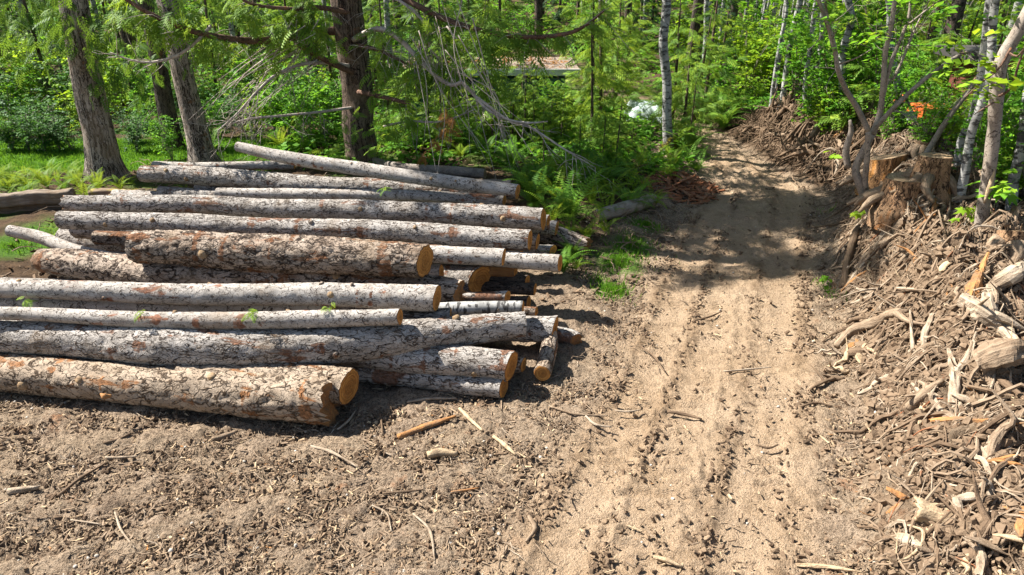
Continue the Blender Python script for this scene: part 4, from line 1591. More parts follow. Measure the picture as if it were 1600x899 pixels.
PROTO = {
    'yc': [proto_young_cedar(1), proto_young_cedar(2, 3.6, 1.1, 40), proto_young_cedar(3, 5.2, 1.5, 52)],
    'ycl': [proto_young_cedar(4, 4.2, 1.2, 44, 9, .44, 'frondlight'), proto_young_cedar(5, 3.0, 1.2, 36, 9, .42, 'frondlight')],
    'fir': [proto_young_cedar(6, 4.5, 1.0, 60, 12, .30, 'needle', 'young_fir')],
    'lb': [proto_bush(11), proto_bush(12, 2.2, 1.2, 190, .27), proto_bush(13, 1.2, 1.1, 140, .2)],
    'ly': [proto_bush(14, 1.9, 1.2, 170, .26, 'leafyellow'), proto_bush(15, 1.1, 1.0, 120, .22, 'leafyellow')],
    'ld': [proto_bush(16, 1.3, 1.1, 190, .19, 'leafdark'), proto_bush(17, 1.0, 1.2, 170, .17, 'leafdark')],
    'mp': [proto_bush(18, 2.4, 1.1, 110, .17, 'leaf', 'young_maple', MLV, MLF, 6), proto_bush(20, 3.4, 1.5, 190, .19, 'leafyellow', 'young_maple', MLV, MLF, 7)],
    'fe': [proto_fern(1, 15, .85, 'fern', 1.05), proto_fern(2, 12, .7, 'fern', 1.15), proto_fern(3, 17, .9, 'fern', 1.0)],
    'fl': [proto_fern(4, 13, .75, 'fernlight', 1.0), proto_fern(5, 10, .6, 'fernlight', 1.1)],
}
USED = set()
LOOK = {'yc': ('young cedar', 'dark green young cedar', 'tree', 'young cedars'),
        'ycl': ('young cedar', 'sunlit-toned drooping young cedar', 'tree', 'young cedars'),
        'fir': ('young fir', 'dusky young fir with short needles', 'tree', 'young firs'),
        'lb': ('shrub', 'bright green broadleaf shrub', 'shrub', 'broadleaf shrubs of the undergrowth'),
        'ly': ('shrub', 'yellow-green leafy shrub', 'shrub', 'broadleaf shrubs of the undergrowth'),
        'ld': ('shrub', 'dark small-leaved shrub', 'shrub', 'broadleaf shrubs of the undergrowth'),
        'mp': ('maple', 'young maple with lobed leaves', 'tree', 'young maples'),
        'fe': ('fern', 'green sword fern', 'fern', 'sword ferns'),
        'fl': ('fern', 'sunny lime-green sword fern', 'fern', 'sword ferns')}
AUTO = []   # (object, look, category, group, x, y) named once all stand


def put(kind, p, s=1.0, rz=None, var=None, rng=random, lean=0.0):
    pr = PROTO[kind]
    i = var if var is not None else rng.randrange(len(pr))
    i %= len(pr)
    o = pr[i]
    if (kind, i) in USED:
        o = dup(o)
    USED.add((kind, i))
    o.location = p
    o.rotation_euler = (rng.uniform(-lean, lean), rng.uniform(-lean, lean), rng.uniform(0, 6.28) if rz is None else rz)
    o.scale = (s, s, s * rng.uniform(.9, 1.12))
    _, lk, cat, grp = LOOK[kind]
    AUTO.append((o, lk, cat, grp, Vector(p)))
    return o


rg = random.Random(4)
# ferns: (px, py, kind, scale)
for (px, py, k, s) in [
    (15, 300, 'fl', .85), (48, 298, 'fl', .75), (75, 296, 'fl', .9), (100, 300, 'fe', .6), (125, 296, 'fl', .7), (135, 312, 'fl', .8), (155, 300, 'fl', .75), (60, 284, 'fl', .8), (20, 285, 'fl', .8), (90, 286, 'fl', .75), (40, 276, 'fl', .7), (80, 275, 'fe', .7), (130, 283, 'fl', .8), (5, 278, 'fl', .7), (115, 290, 'fl', .85), (205, 290, 'fl', .5), (225, 284, 'fe', .5), (30, 292, 'fl', .8),
    (110, 278, 'fl', .7), (190, 298, 'fl', .6), (150, 285, 'fe', .6), (35, 312, 'fe', .55),
    (118, 388, 'fl', .75), (150, 394, 'fl', .55), (80, 376, 'fl', .4), (290, 302, 'fl', .4),
    (848, 300, 'fl', .8), (835, 328, 'fe', .9), (872, 318, 'fl', .85), (905, 300, 'fl', .8), (890, 345, 'fe', .9), (862, 352, 'fl', .8), (925, 322, 'fl', .7), (935, 300, 'fe', .9),
    (948, 342, 'fl', .75), (890, 372, 'fl', .7), (915, 378, 'fl', .5), (955, 312, 'fl', .8), (1005, 300, 'fl', .6), (1018, 325, 'fl', .65), (985, 285, 'fl', .75), (955, 280, 'fe', .7),
    (915, 275, 'fl', .8), (880, 270, 'fe', .8), (1020, 265, 'fl', .65), (1052, 262, 'fl', .7), (1075, 258, 'fe', .7), (1090, 270, 'fe', .55), (1000, 262, 'fl', .6), (895, 405, 'fe', .5), (900, 425, 'fl', .4),
    (880, 428, 'fe', .5), (15, 318, 'fl', .6), (50, 316, 'fl', .55), (85, 318, 'fl', .6), (1040, 285, 'fl', .6), (820, 305, 'fe', .7), (860, 285, 'fl', .7), (980, 330, 'fe', .6), (1060, 240, 'fe', .9), (1085, 235, 'fe', .8), (1130, 205, 'fe', .9), (1120, 190, 'fe', 1.0),
    (945, 365, 'fl', .55), (1150, 180, 'fl', .9), (330, 245, 'fe', .7), (480, 240, 'fe', .8), (440, 235, 'fl', .7), (620, 240, 'fe', .7), (720, 248, 'fl', .6), (760, 250, 'fe', .7), (800, 262, 'fe', .8), (690, 238, 'fl', .6)]:
    put(k, P(px, py), s * (1.4 if px > 300 else 1.05 if py > 293 else .85), rng=rg, lean=.12)
# trees and shrubs of the edge: (px, py base, kind, scale)
for (px, py, k, s) in [
    (640, 228, 'ycl', .42), (672, 230, 'ycl', .4), (705, 232, 'ycl', .42), (735, 228, 'ycl', .44), (770, 232, 'ycl', .4), (800, 230, 'ycl', .44), (835, 234, 'ycl', .34), (858, 230, 'ycl', .34), (690, 222, 'ycl', .5), (750, 220, 'ycl', .5), (815, 222, 'ycl', .5), (640, 222, 'ycl', .6), (700, 215, 'yc', .75), (760, 222, 'ycl', .75), (820, 232, 'ycl', .45), (875, 232, 'ycl', .36), (925, 240, 'ycl', .7), (940, 268, 'lb', .35), (925, 212, 'ycl', .95),
    (938, 205, 'ycl', 1.0), (925, 170, 'ycl', 1.0), (770, 225, 'ycl', .5), (960, 172, 'ycl', 1.1), (1068, 215, 'ycl', .8), (1085, 190, 'ycl', .9), (1050, 195, 'yc', 1.0), (1100, 172, 'yc', .95),
    (798, 222, 'ycl', .42), (833, 222, 'ycl', .42), (866, 224, 'ycl', .40), (815, 216, 'ycl', .44), (850, 222, 'lb', .6), (885, 223, 'ly', .55), (820, 224, 'lb', .6), (790, 222, 'lb', .55), (860, 215, 'ycl', .36),
    (850, 275, 'ycl', .35), (900, 290, 'lb', .4), (940, 285, 'ly', .4), (870, 305, 'lb', .35), (925, 305, 'lb', .35), (960, 265, 'ycl', .35), (835, 290, 'lb', .35), (985, 300, 'ly', .3), (1010, 275, 'lb', .3), (905, 265, 'ycl', .4), (880, 330, 'lb', .3),
    (610, 205, 'yc', .9), (730, 186, 'yc', 1.1), (670, 190, 'fir', 1.0), (1075, 235, 'yc', .45), (985, 246, 'ycl', .3), (940, 265, 'ycl', .42),
    (480, 232, 'lb', .8), (450, 225, 'lb', .9), (510, 222, 'lb', .9), (430, 215, 'lb', 1.0), (470, 205, 'lb', 1.1), (400, 222, 'ly', .6), (520, 200, 'lb', 1.0), (380, 205, 'ld', 1.0), (345, 215, 'ld', .8),
    (360, 190, 'lb', 1.0), (420, 185, 'lb', 1.2), (490, 180, 'ly', 1.1), (545, 190, 'ld', 1.1), (600, 222, 'lb', .6), (650, 235, 'lb', .5), (735, 238, 'lb', .5),
    (215, 222, 'ld', .8), (230, 205, 'lb', .9), (190, 195, 'ly', 1.0), (130, 205, 'ly', 1.0), (80, 210, 'ld', .9), (40, 218, 'ld', 1.0), (20, 200, 'lb', 1.1), (60, 190, 'ly', 1.1), (100, 188, 'ld', 1.2),
    (-20, 215, 'ld', 1.2), (150, 180, 'ld', 1.2), (250, 190, 'lb', 1.1), (290, 195, 'ld', 1.1), (300, 222, 'ld', .6), (335, 232, 'lb', .5), (250, 215, 'lb', .6), (18, 235, 'lb', .35), (270, 252, 'lb', .4),
    (10, 160, 'yc', 1.1), (80, 150, 'yc', 1.2), (150, 150, 'ycl', 1.1), (210, 155, 'yc', 1.0), (280, 150, 'ycl', 1.0), (340, 155, 'yc', 1.1), (400, 150, 'ycl', 1.1), (460, 150, 'yc', 1.1), (520, 150, 'ycl', 1.0), (590, 160, 'yc', 1.0),
    (20, 236, 'ld', .6), (70, 238, 'ld', .7), (115, 236, 'ld', .6), (150, 234, 'ld', .6), (215, 238, 'ld', .6), (45, 236, 'ld', .7), (95, 235, 'ld', .6),
    (1130, 160, 'lb', 1.0), (1165, 150, 'ly', 1.0), (1190, 140, 'ly', 1.1), (1215, 150, 'ly', 1.0), (1180, 165, 'ly', .7), (1150, 130, 'ly', 1.1), (1240, 165, 'lb', 1.0), (1235, 140, 'mp', .9), (1195, 120, 'ly', 1.3), (1160, 110, 'ly', 1.3),
    (1120, 140, 'fir', .9), (1262, 195, 'lb', .8), (1285, 190, 'lb', .9), (1280, 165, 'mp', 1.0), (1300, 180, 'lb', 1.1), (1320, 195, 'lb', 1.0), (1305, 215, 'lb', .6), (1285, 215, 'ly', .5), (1340, 190, 'ycl', .9),
    (1360, 185, 'lb', 1.2), (1390, 212, 'lb', .6), (1420, 206, 'lb', .55), (1385, 222, 'lb', .45), (1450, 222, 'lb', .5), (1490, 222, 'lb', .6), (1432, 216, 'ycl', .35), (1420, 190, 'lb', 1.0), (1425, 200, 'lb', .8), (1468, 205, 'lb', .8), (1490, 202, 'lb', .8), (1445, 196, 'ycl', .6), (1400, 175, 'mp', 1.1), (1450, 200, 'ycl', .85), (1480, 215, 'lb', .9), (1440, 225, 'lb', .5), (1470, 232, 'ly', .45), (1500, 235, 'lb', .9), (1520, 250, 'ycl', .7),
    (1510, 200, 'mp', 1.0), (1540, 225, 'lb', 1.1), (1565, 255, 'lb', .9), (1590, 275, 'lb', .9), (1565, 290, 'lb', .7), (1600, 310, 'lb', .8), (1580, 310, 'ly', .5), (1550, 280, 'ly', .7), (1620, 285, 'ld', 1.0), (1600, 245, 'ycl', .8), (1515, 275, 'lb', .5),
    (1340, 160, 'ycl', 1.1), (1380, 155, 'ycl', 1.1), (1430, 160, 'ycl', 1.1), (1480, 165, 'ycl', 1.1), (1530, 170, 'yc', 1.1), (1580, 180, 'ycl', 1.0), (1620, 200, 'yc', 1.1), (1650, 240, 'yc', 1.0),
    (1310, 150, 'mp', 1.2), (1270, 140, 'lb', 1.3), (1350, 140, 'mp', 1.2), (1460, 145, 'mp', 1.2), (1555, 150, 'mp', 1.2), (1240, 120, 'mp', 1.2),
    (-60, 240, 'ld', 1.0), (-50, 190, 'yc', 1.1), (-90, 300, 'ld', 1.0), (1690, 300, 'yc', 1.0), (1700, 360, 'lb', 1.0)]:
    put(k, P(px, py), s, rng=rg, lean=.05)
# second and third rows up the slope
for row, (y, step, kinds) in enumerate(((27, 1.9, 'yc ycl lb mp yc ly fir'), (32, 2.3, 'yc lb mp ycl fir yc'), (38, 2.9, 'yc ycl lb yc fir'))):
    ks = kinds.split()
    x = -1.02 * y
    while x < 1.02 * y:
        xx, yy = x + rg.uniform(-.7, .7), y + rg.uniform(-1.6, 1.6)
        xl_, xr_ = road_edges(yy)
        gap = abs(xx - (9 + (yy - 27) * .33)) < 1.6    # sunlit slope seen past the track
        if not (xl_ - .3 < xx < xr_ + .3):
            k = rg.choice(['ly', 'lb']) if gap else rg.choice(ks)
            put(k, Vector((xx, yy, h1(xx, yy))), rg.uniform(.9, 1.35) * (.7 if gap else 1.1), rng=rg, lean=.04)
        x += step * rg.uniform(.8, 1.2)


# forest of tall trunks behind
def proto_tall(seed, H, r, bark, leaf, crown, cz, cr, name, ls=.34, con=False):
    rs = np.random.RandomState(seed)
    root = empty(name)
    b = MB()
    b.tube([(0, 0, -.3), (rs.normal(0, .05), 0, H * .3), (rs.normal(0, .15), rs.normal(0, .15), H * .7), (rs.normal(0, .2), 0, H)], [r * 1.15, r, r * .7, r * .2], 12, .35,
           furrow(seed) if con else None)
    b.build('trunk', M[bark], root)
    if con:
        tb, fr = cedar_boughs(rs, cz[0], H, cr, crown, 6, .62)
        bb = MB()
        for pts, rad in tb:
            bb.tube(pts, rad, 4, .4)
        bb.build('boughs', M['bough'], root)
        fronds_mesh('crown', fr, M[leaf], root, rs)
    else:
        br, cl = MB(), []
        for i in range(crown):
            z = rs.uniform(*cz)
            dd = rnd_dirs(rs, 1, .1, .6)[0]
            L = cr * rs.uniform(.5, 1.2)
            a = np.array([0, 0, z])
            br.tube([a, a + dd * L], [.03, .006], 4, .5)
            u = rs.uniform(.3, 1.05, 10)[:, None]
            cl.append(a + dd * L * u + rs.normal(0, .2 * cr, (10, 3)))
        br.build('branches', M[bark], root)
        t = np.concatenate(cl)
        N = len(t)
        V, Fq, rn = scatter(LSV, LSF, orient(rnd_dirs(rs, N, -.4, .2), rs.uniform(-.6, .6, N)), rs.uniform(.7, 1.3, N) * ls, t, rs.rand(N), rs=rs)
        link('crown', V, Fq, M[leaf], root, None, rn, False)
    return root


PROTO['ta'] = [proto_tall(1, 11, .085, 'alder', 'leaf', 10, (5, 11), 1.5, 'alder_tree'), proto_tall(2, 13, .11, 'alder', 'leaf', 10, (6, 13), 1.5, 'alder_tree')]
PROTO['tc'] = [proto_tall(3, 13, .17, 'darkbark', 'frond', 14, (4.2, 13), 1.9, 'conifer_tree', con=True), proto_tall(4, 12, .13, 'cedar', 'needle', 14, (4.2, 12), 1.7, 'conifer_tree', con=True)]
LOOK['ta'] = ('alder', 'tall slim pale alder trunk', 'tree', 'tall trees of the woods')
LOOK['tc'] = ('conifer', 'tall dark conifer trunk', 'tree', 'tall trees of the woods')
for (y, step) in ((23, 3.2), (28, 2.8), (34, 2.4), (41, 2.2), (48, 2.0)):
    x = -.98 * y
    while x < .98 * y:
        xx, yy = x + rg.uniform(-.9, .9), y + rg.uniform(-2, 2)
        xl_, xr_ = road_edges(yy)
        gap = abs(xx - (9 + (yy - 27) * .33)) < (1.2 if yy < 34 else .4)
        if not (xl_ - .5 < xx < xr_ + .5) and not gap and not (yy < 25 and -5.6 < xx < 2.5):
            k = 'ta' if rg.random() < (.62 if xx > 3 else .35) else 'tc'
            put(k, Vector((xx, yy, h1(xx, yy))), rg.uniform(.85, 1.15), rng=rg, lean=.03)
        x += step * rg.uniform(.7, 1.3)

for i in range(34):
    yy = rg.uniform(27, 47)
    xx = 9 + (yy - 27) * .33 + rg.uniform(-2.6, 2.8)
    o = put('ta', Vector((xx, yy, h1(xx, yy))), rg.uniform(.8, 1.0), rng=rg, lean=.05)
    o.scale = (o.scale[0] * .6, o.scale[1] * .6, o.scale[2])

# the slope's low green cover and the farthest woods, which nobody could count
rs = np.random.RandomState(77)
n = 15000
yy = 13.5 + 34 * rs.rand(n) ** 1.3
xx = rs.uniform(-1, 1, n) * (yy * .86 + 2)
xl_, xr_ = road_edges(yy)
dn = fbm(np.stack([xx * .7, yy * .7, 0 * xx], -1), 2)
ok = ~((xx > xl_ - .45) & (xx < xr_ + .9 + 2.4 * (yy < 18.6)) & (yy < 34)) & (dn > -.25) & ~((xx > -9) & (xx < .9) & (yy < 14.3)) & ~((yy < 20.6) & (xx < -5.2)) & ~((xx > xl_) & (yy < 15.5))
xx, yy = xx[ok], yy[ok]
zz = hs(xx, yy)
N = len(xx)
t = np.stack([xx, yy, zz + rs.uniform(.04, .34, N)], -1)
V, Fq, rn = scatter(LSV, LSF, orient(rnd_dirs(rs, N, -.3, .3), rs.uniform(-.6, .6, N)), rs.uniform(.22, .5, N) * (1 + np.maximum(0, yy - 20) * .02), t, rs.rand(N), rs=rs)
o = link('ground_cover', V, Fq, M['leaf'], None, None, rn, False)
tag(o, 'low leafy ground cover spread over the forest floor', 'undergrowth', None, 'stuff')
n = 9000
yy = rs.uniform(50, 60, n)
xx = rs.uniform(-60, 60, n)
zz = hs(xx, yy) + 9 * rs.rand(n) ** 1.3
t = np.stack([xx, yy, zz], -1) + rs.normal(0, .3, (n, 3))
V, Fq, rn = scatter(LSV, LSF, orient(rnd_dirs(rs, n, -.3, .3), rs.uniform(-.6, .6, n)), rs.uniform(.7, 1.5, n), t, rs.rand(n), rs=rs)
o = link('far_woods', V, Fq, M['leafdark'], None, None, rn, False)
tag(o, 'dim mass of leaves closing off the farthest woods', 'woods', None, 'stuff')

# a pair of single maple seedlings on the bank
def seedling(px, py, n, s, m_, label):
    p = P(px, py)
    rs = np.random.RandomState(int(px))
    root = empty('maple_seedling', p)
    tag(root, label, 'seedling', 'maple seedlings on the bank')
    b = MB()
    b.tube([(0, 0, -.05), (.01, 0, s * 1.5), (.03, -.02, s * 2.6)], [.008, .006, .003], 5, .1)
    b.build('stem', M['slim'], root)
    t = np.stack([rs.normal(0, s * .8, n), rs.normal(0, s * .6, n), s * 1.6 + rs.uniform(0, s * 1.3, n)], -1)
    d = np.stack([t[:, 0], t[:, 1] - .05, -.03 - .3 * s * np.ones(n)], -1) + rs.normal(0, .03, (n, 3))
    V, Fq, rn = scatter(MLV, MLF, orient(d, rs.normal(0, .3, n)), rs.uniform(.8, 1.2, n) * s, t, rs.uniform(.5, 1, n), rs=rs)
    link('foliage', V, Fq, M[m_], root, None, rn, False)


seedling(1550, 345, 14, .15, 'leaf', 'lush green maple seedling beside the foot of the brown maple stem')
seedling(1504, 362, 12, .10, 'leafyellow', 'yellow maple seedling on the debris between brown stem and cut stumps')
seedling(1345, 352, 14, .10, 'leafyellow', 'lime maple seedling at the foot of the forked sapling')
seedling(1290, 448, 12, .06, 'leaf', 'tiny green seedling at the track edge under the root debris')

# ------------------------------------------------------------------ half-hidden buildings and things in the woods
rs = np.random.RandomState(41)
c0 = PY(640, 238, 19.6)
c1 = PY(880, 238, 19.6)
gz = h1((c0.x + c1.x) / 2, 20.5)
root = empty('shed', ((c0.x + c1.x) / 2, 20.8, gz))
tag(root, 'low old shed with teal walls and a leaf-littered flat roof almost hidden by cedars', 'shed')
Wd = c1.x - c0.x
ztop = PY(840, 112, 19.3).z - gz
b = MB(); b.box((0, 0, ztop / 2 - .1), (Wd, 2.2, ztop - .25)); b.build('wall', M['teal'], root, False)
b = MB(); b.box((.1, -.1, ztop), (Wd + .5, 2.9, .12)); b.build('roof', M['roofing'], root, False)
b = MB(); b.box((.1, -1.575, ztop - .01), (Wd + .54, .05, .17)); b.build('fascia', M['fascia'], root, False)
b = MB(); b.box((Wd * .25, -1.13, ztop * .55), (.9, .06, .8)); b.build('window', M['winglass'], root, False)
b = MB(); b.box((-Wd * .22, -1.13, ztop * .45), (1.3, .06, 1.6)); b.build('door', M['darkwall'], root, False)
n = 240
V, Fq, rn = scatter(LSV, LSF, orient(rnd_dirs(rs, n, -.1, .3), rs.uniform(-.6, .6, n)), rs.uniform(.12, .26, n), np.stack([rs.uniform(-Wd / 2, Wd / 2 + .2, n), rs.uniform(-1.4, 1.2, n), ztop + .07 + rs.uniform(0, .06, n)], -1), rs.rand(n), rs=rs)
link('leaf_litter', V, Fq, M['deadleaf'], root, None, rn, False)

# pale tarp over a heap, left of the alder
p = PZ(1012, 206, .35)
ca = PY(1012, 206, 20.0)
gz = h1(ca.x, 20)
zt = PY(1012, 163, 20.0).z
hw = 34 * mpp(ca)
nx, ny = 26, 20
U, Wv = np.meshgrid(np.linspace(-1, 1, nx), np.linspace(-1, 1, ny))
edge = np.maximum(np.abs(U), np.abs(Wv)) ** 6
hh = (zt - gz) * (1 - edge) * (.86 + .14 * np.cos(U * 2.2 + .4))
wr = fbm(np.stack([U.ravel() * 2.2, Wv.ravel() * 2.2, 0 * U.ravel()], -1), 3).reshape(U.shape)
Vt = np.stack([U * hw * (1 + .10 * wr), Wv * .8 * (1 + .1 * wr), hh + .10 * wr * (1 - edge)], -1).reshape(-1, 3)
I = np.arange((ny - 1) * nx).reshape(ny - 1, nx)[:, :-1].ravel()
o = link('tarp_heap', Vt, np.stack([I, I + 1, I + nx + 1, I + nx], -1), M['tarp'], None, Vt)
o.location = (ca.x, 20.4, gz - .02)
tag(o, 'pale greenish tarp draped over a waist-high heap behind the white alder', 'tarp')

# red cabin at the right, seen through stems
ca = PY(1640, 150, 15.5)
gz = h1(ca.x, 16.5)
root = empty('cabin', (ca.x, 16.6, gz))
tag(root, 'dark cabin with orange-striped eaves and a teal window behind the white alders', 'cabin')
ze = PY(1590, 108, 15.2).z - gz
b = MB(); b.box((.35, 0, ze / 2), (2.6, 2.2, ze)); b.build('wall', M['red'], root, False)
b = MB()
for k in range(3):
    b.box((.3, -1.36 + .02 * k, ze + .045 + .075 * k), (3.3, .06, .045))
b.build('eaves_board', M['orange'], root, False)
b = MB(); b.box((.3, .05, ze + .12), (3.3, 2.7, .2)); b.build('roof', M['darkwall'], root, False)
b = MB(); b.box((-.25, -1.13, ze * .60), (.95, .06, .62)); w_ = b.build('window', M['winglass'], root, False)
b = MB()
for dx in (-.74, .24):
    b.box((dx, -1.15, ze * .60), (.05, .08, .72))
for dz in (-.34, .34):
    b.box((-.25, -1.15, ze * .60 + dz), (.93, .07, .05))
b.build('window_frame', M['darkwall'], w_, False)

# orange machine behind the stumps
ca = PY(1450, 204, 16.2)
gz = h1(ca.x, 16.3)
root = empty('small_excavator', (ca.x, 16.3, gz - .3))
tag(root, 'orange machine behind leaves beyond the cut stumps', 'machine')
b = MB(); b.box((0, 0, .62), (1.7, .9, .42), 0, .5, .05, rs); b.box((.15, .0, .92), (1.0, .8, .26), 0, .5, .08, rs); b.build('body', M['orange'], root, False)
b = MB(); b.tube([(-.7, -.1, .7), (-.95, -.2, 1.15), (-.8, -.3, 1.3)], [.12, .10, .08], 8, .1); b.build('boom', M['orange'], root, False)
for sy in (-.36, .36):
    b = MB(); b.box((0, sy, .20), (1.7, .26, .36), 0, .5, .03, rs); b.build('track', M['rubber'], root, False)
ca = PY(1413, 222, 13.6)
b = MB()
gz = h1(ca.x, 13.6)
b.tube([(0, 0, 0), (0, 0, .03), (0, 0, .2), (0, 0, .36), (0, 0, .40)], [.10, .12, .125, .12, .09], 18, .05)
o = b.build('barrel', M['barrelwhite'])
o.location = (ca.x, 13.6, gz)
tag(o, 'small white barrel behind the forked sapling and stumps', 'barrel')

# ------------------------------------------------------------------ cut stumps on the bank
def stump(px, pyb, pyt, rpx, label, seed, tilt=(0, 0), flare=1.14):
    rs = np.random.RandomState(seed)
    Tp = PH(px, pyt, {1: .44, 2: .34, 3: .40, 4: .22, 6: .22}[seed])
    p = Vector((Tp.x, Tp.y, h1(Tp.x, Tp.y)))
    H = Tp.z - p.z
    r = rpx * mpp(p) * .9
    root = empty('tree_stump', p)
    tag(root, label, 'stump', 'cut stumps on the bank')
    n, seg = 26, 48
    th = np.linspace(0, 2 * math.pi, seg, endpoint=False)
    zs = np.linspace(-.35, H, n)
    S, TH = np.meshgrid(zs, th, indexing='ij')
    f = np.clip((H - S) / H, 0, 1.4)
    lob = 1 + (.05 + .12 * f ** 2) * np.cos(TH * 3 + seed) + .06 * f * np.cos(TH * 5 + 1.7 * seed)
    q = np.stack([np.cos(TH) * 5, np.sin(TH) * 5, S * 3 + seed], -1).reshape(-1, 3)
    rr = r * (1 + (flare - 1) * f ** 1.8) * lob * (1 + .09 * fbm(q * np.array([.9, .9, .35]), 3).reshape(S.shape) - .025 * np.maximum(0, .25 - np.abs(perlin(q * 1.3 + 4))).reshape(S.shape) * 4)
    X, Y = rr * np.cos(TH), rr * np.sin(TH)
    Z = S + (S / H) * (tilt[0] * X + tilt[1] * Y)
    V = np.stack([X, Y, Z], -1).reshape(-1, 3)
    i = np.arange(n - 1)[:, None] * seg
    j = np.arange(seg)[None, :]
    k = (j + 1) % seg
    Fq = np.stack([i + j, i + k, i + seg + k, i + seg + j], -1).reshape(-1, 4)
    bk = np.stack([Z, r * np.cos(TH), r * np.sin(TH)], -1).reshape(-1, 3)
    link('stump_bark', V, Fq, M['stumpbark' if seed != 1 else 'stumporange'], root, bk, np.full(len(Fq), .5))
    ring = V.reshape(n, seg, 3)[-1]
    nrm = np.array([-tilt[0], -tilt[1], 1.0])
    nrm /= np.linalg.norm(nrm)
    cut_cap(1, nrm, np.array([1.0, 0, 0]), np.array([0, 1.0, 0]), ring, 'cut_face', M['cutpale'], root)
    for q in range(7):
        a = rs.uniform(0, 2 * math.pi)
        b = MB()
        d = np.array([math.cos(a), math.sin(a), 0])
        b.tube([d * r * .8 + [0, 0, .12], d * r * 1.5 + [0, 0, .02], d * r * 2.0 + [rs.normal(0, .1), rs.normal(0, .1), -.12]], [.09 * rs.uniform(.6, 1.2), .06, .02], 8, .08,
               lambda s, th, r: .2 * perlin(np.stack([s * 6, np.cos(th) * 2, np.sin(th) * 2], -1)))
        b.build('root', M['root'], root)
    return root


M['stumpbark'] = bark_mat('stump_bark', (.36, .225, .125), (.22, .125, .068), (.04, .024, .015), (.30, .135, .05), .18, 17, .4, .12)
M['stumporange'] = bark_mat('bared_stump_wood', (.44, .25, .115), (.30, .15, .065), (.05, .028, .016), (.46, .21, .06), .16, 17, .9, .12)
stump(1386, 312, 245, 29, 'tall sunlit cut stump with a bare orange flank nearest the forked sapling', 1, (.20, -.20))
stump(1424, 330, 277, 40, 'broad cut stump with a flat pale rim in front of the other two', 2, (.06, -.05))
stump(1462, 296, 243, 26, 'dark ridged cut stump under the leaning dead pole', 3, (.02, -.05))
stump(1440, 246, 224, 13, 'small sawn stump top among roots behind the tall sunlit stump', 4, (0, -.3))
stump(1585, 388, 362, 26, 'low pale sawn stump on the bank at the picture edge', 6, (-.1, -.35))

# ------------------------------------------------------------------ torn roots and debris on the bank
def root_path(rs, p, ang, L, lift, wig=.35, n=5, onground=True):
    x, y = p[0], p[1]
    pts = []
    a = ang
    for k in range(n + 1):
        u = k / n
        z = h1(x, y) + lift * math.sin(math.pi * (.15 + .75 * u)) + rs.normal(0, .015) if onground else p[2]
        pts.append(np.array([x, y, z]))
        a += rs.normal(0, wig)
        x += math.cos(a) * L / n
        y += math.sin(a) * L / n
    return pts


def gnarl(seed):
    return lambda s, th, r: .22 * perlin(np.stack([s * 1.5 + seed, np.cos(th) * 3.4, np.sin(th) * 3.4], -1)) + .34 * perlin(np.stack([s * 6 + seed, np.cos(th) * 1.6, np.sin(th) * 1.6], -1)) + .26 * perlin(np.stack([s * 22 + seed, np.cos(th) * 2.6, np.sin(th) * 2.6], -1))


def root_piece(pts, rad, m_, look, cat, seed, fork=1, name='torn_root', seg=14, grp='torn roots on the bank'):
    rs = np.random.RandomState(seed)
    pts = [V3(p) for p in pts]
    o0 = pts[0].copy()
    b = MB()
    L = np.linalg.norm(np.diff(np.array(pts), axis=0), axis=1).sum()
    b.tube([p - o0 for p in pts], list(rad) + [rad[-1] * .45], seg, max(.022, L / 34), gnarl(seed))
    for k in range(fork):
        i = rs.randint(1, len(pts) - 1) if len(pts) > 2 else 0
        a = pts[i] - o0
        t = pts[min(i + 1, len(pts) - 1)] - pts[i]
        t = t / (np.linalg.norm(t) + 1e-9)
        d = t + rs.normal(0, .8, 3)
        d[2] = abs(d[2]) * .5
        d /= np.linalg.norm(d)
        l = L * rs.uniform(.25, .5)
        r0 = np.interp(i / (len(pts) - 1), np.linspace(0, 1, len(rad)), rad)
        m1 = a + d * l * .5 + rs.normal(0, .06 * l, 3)
        b.tube([a, m1, m1 + (d + rs.normal(0, .4, 3)) * l * .5], [r0 * .75, r0 * .5, r0 * .15], 7, max(.03, l / 8), gnarl(seed + 7))
    o = b.build(name, M[m_], None, seed % 5 < 2)
    o.location = o0
    AUTO.append((o, look, cat, grp, Vector(np.mean(np.array(pts), 0))))
    return o


def px_root(pl, rpx, m_, label, lift=.04, cat='root', fork=1, seed=0, name='torn_root'):
    pts = []
    for i, q in enumerate(pl):
        p = P(q[0], q[1])
        lf = q[2] if len(q) > 2 else lift
        pts.append(V3(p) + [0, 0, lf])
    rad = [r * mpp(pts[0]) for r in rpx]
    o = root_piece(pts, rad, m_, label, cat, seed or int(pl[0][0] * 3 + pl[0][1]), fork, name)
    AUTO.pop()
    tag(o, label, cat, 'torn roots on the bank')
    return o


px_root([(1605, 432, .12), (1578, 452, .16), (1548, 468, .14), (1540, 490, .10), (1556, 515, .05), (1572, 540, .03)], [13, 12, 10, 9, 8, 6], 'rootpale', 'big bleached root curling like a hook beside the orange upright slab', fork=0)
px_root([(1503, 478, .06), (1535, 505, .10), (1565, 528, .08), (1588, 556, .06)], [13, 14, 13, 9], 'rootpale', 'broad bleached root slab lying below the orange upright slab')
px_root([(1512, 482, 0), (1520, 458, .12), (1533, 432, .26)], [11, 12, 5], 'torn', 'upright torn slab of bright orange wood', fork=0, cat='wood slab', name='torn_wood')
px_root([(1524, 582, .10), (1560, 574, .13), (1640, 566, .16)], [20, 21, 20], 'root', 'thick brown root log with a blunt round end poking in from the picture edge', fork=0)
px_root([(1488, 640, .05), (1487, 600, .10), (1478, 560, .10)], [8, 9, 6], 'rootpale', 'chalky white forked root piece standing below the bleached slab')
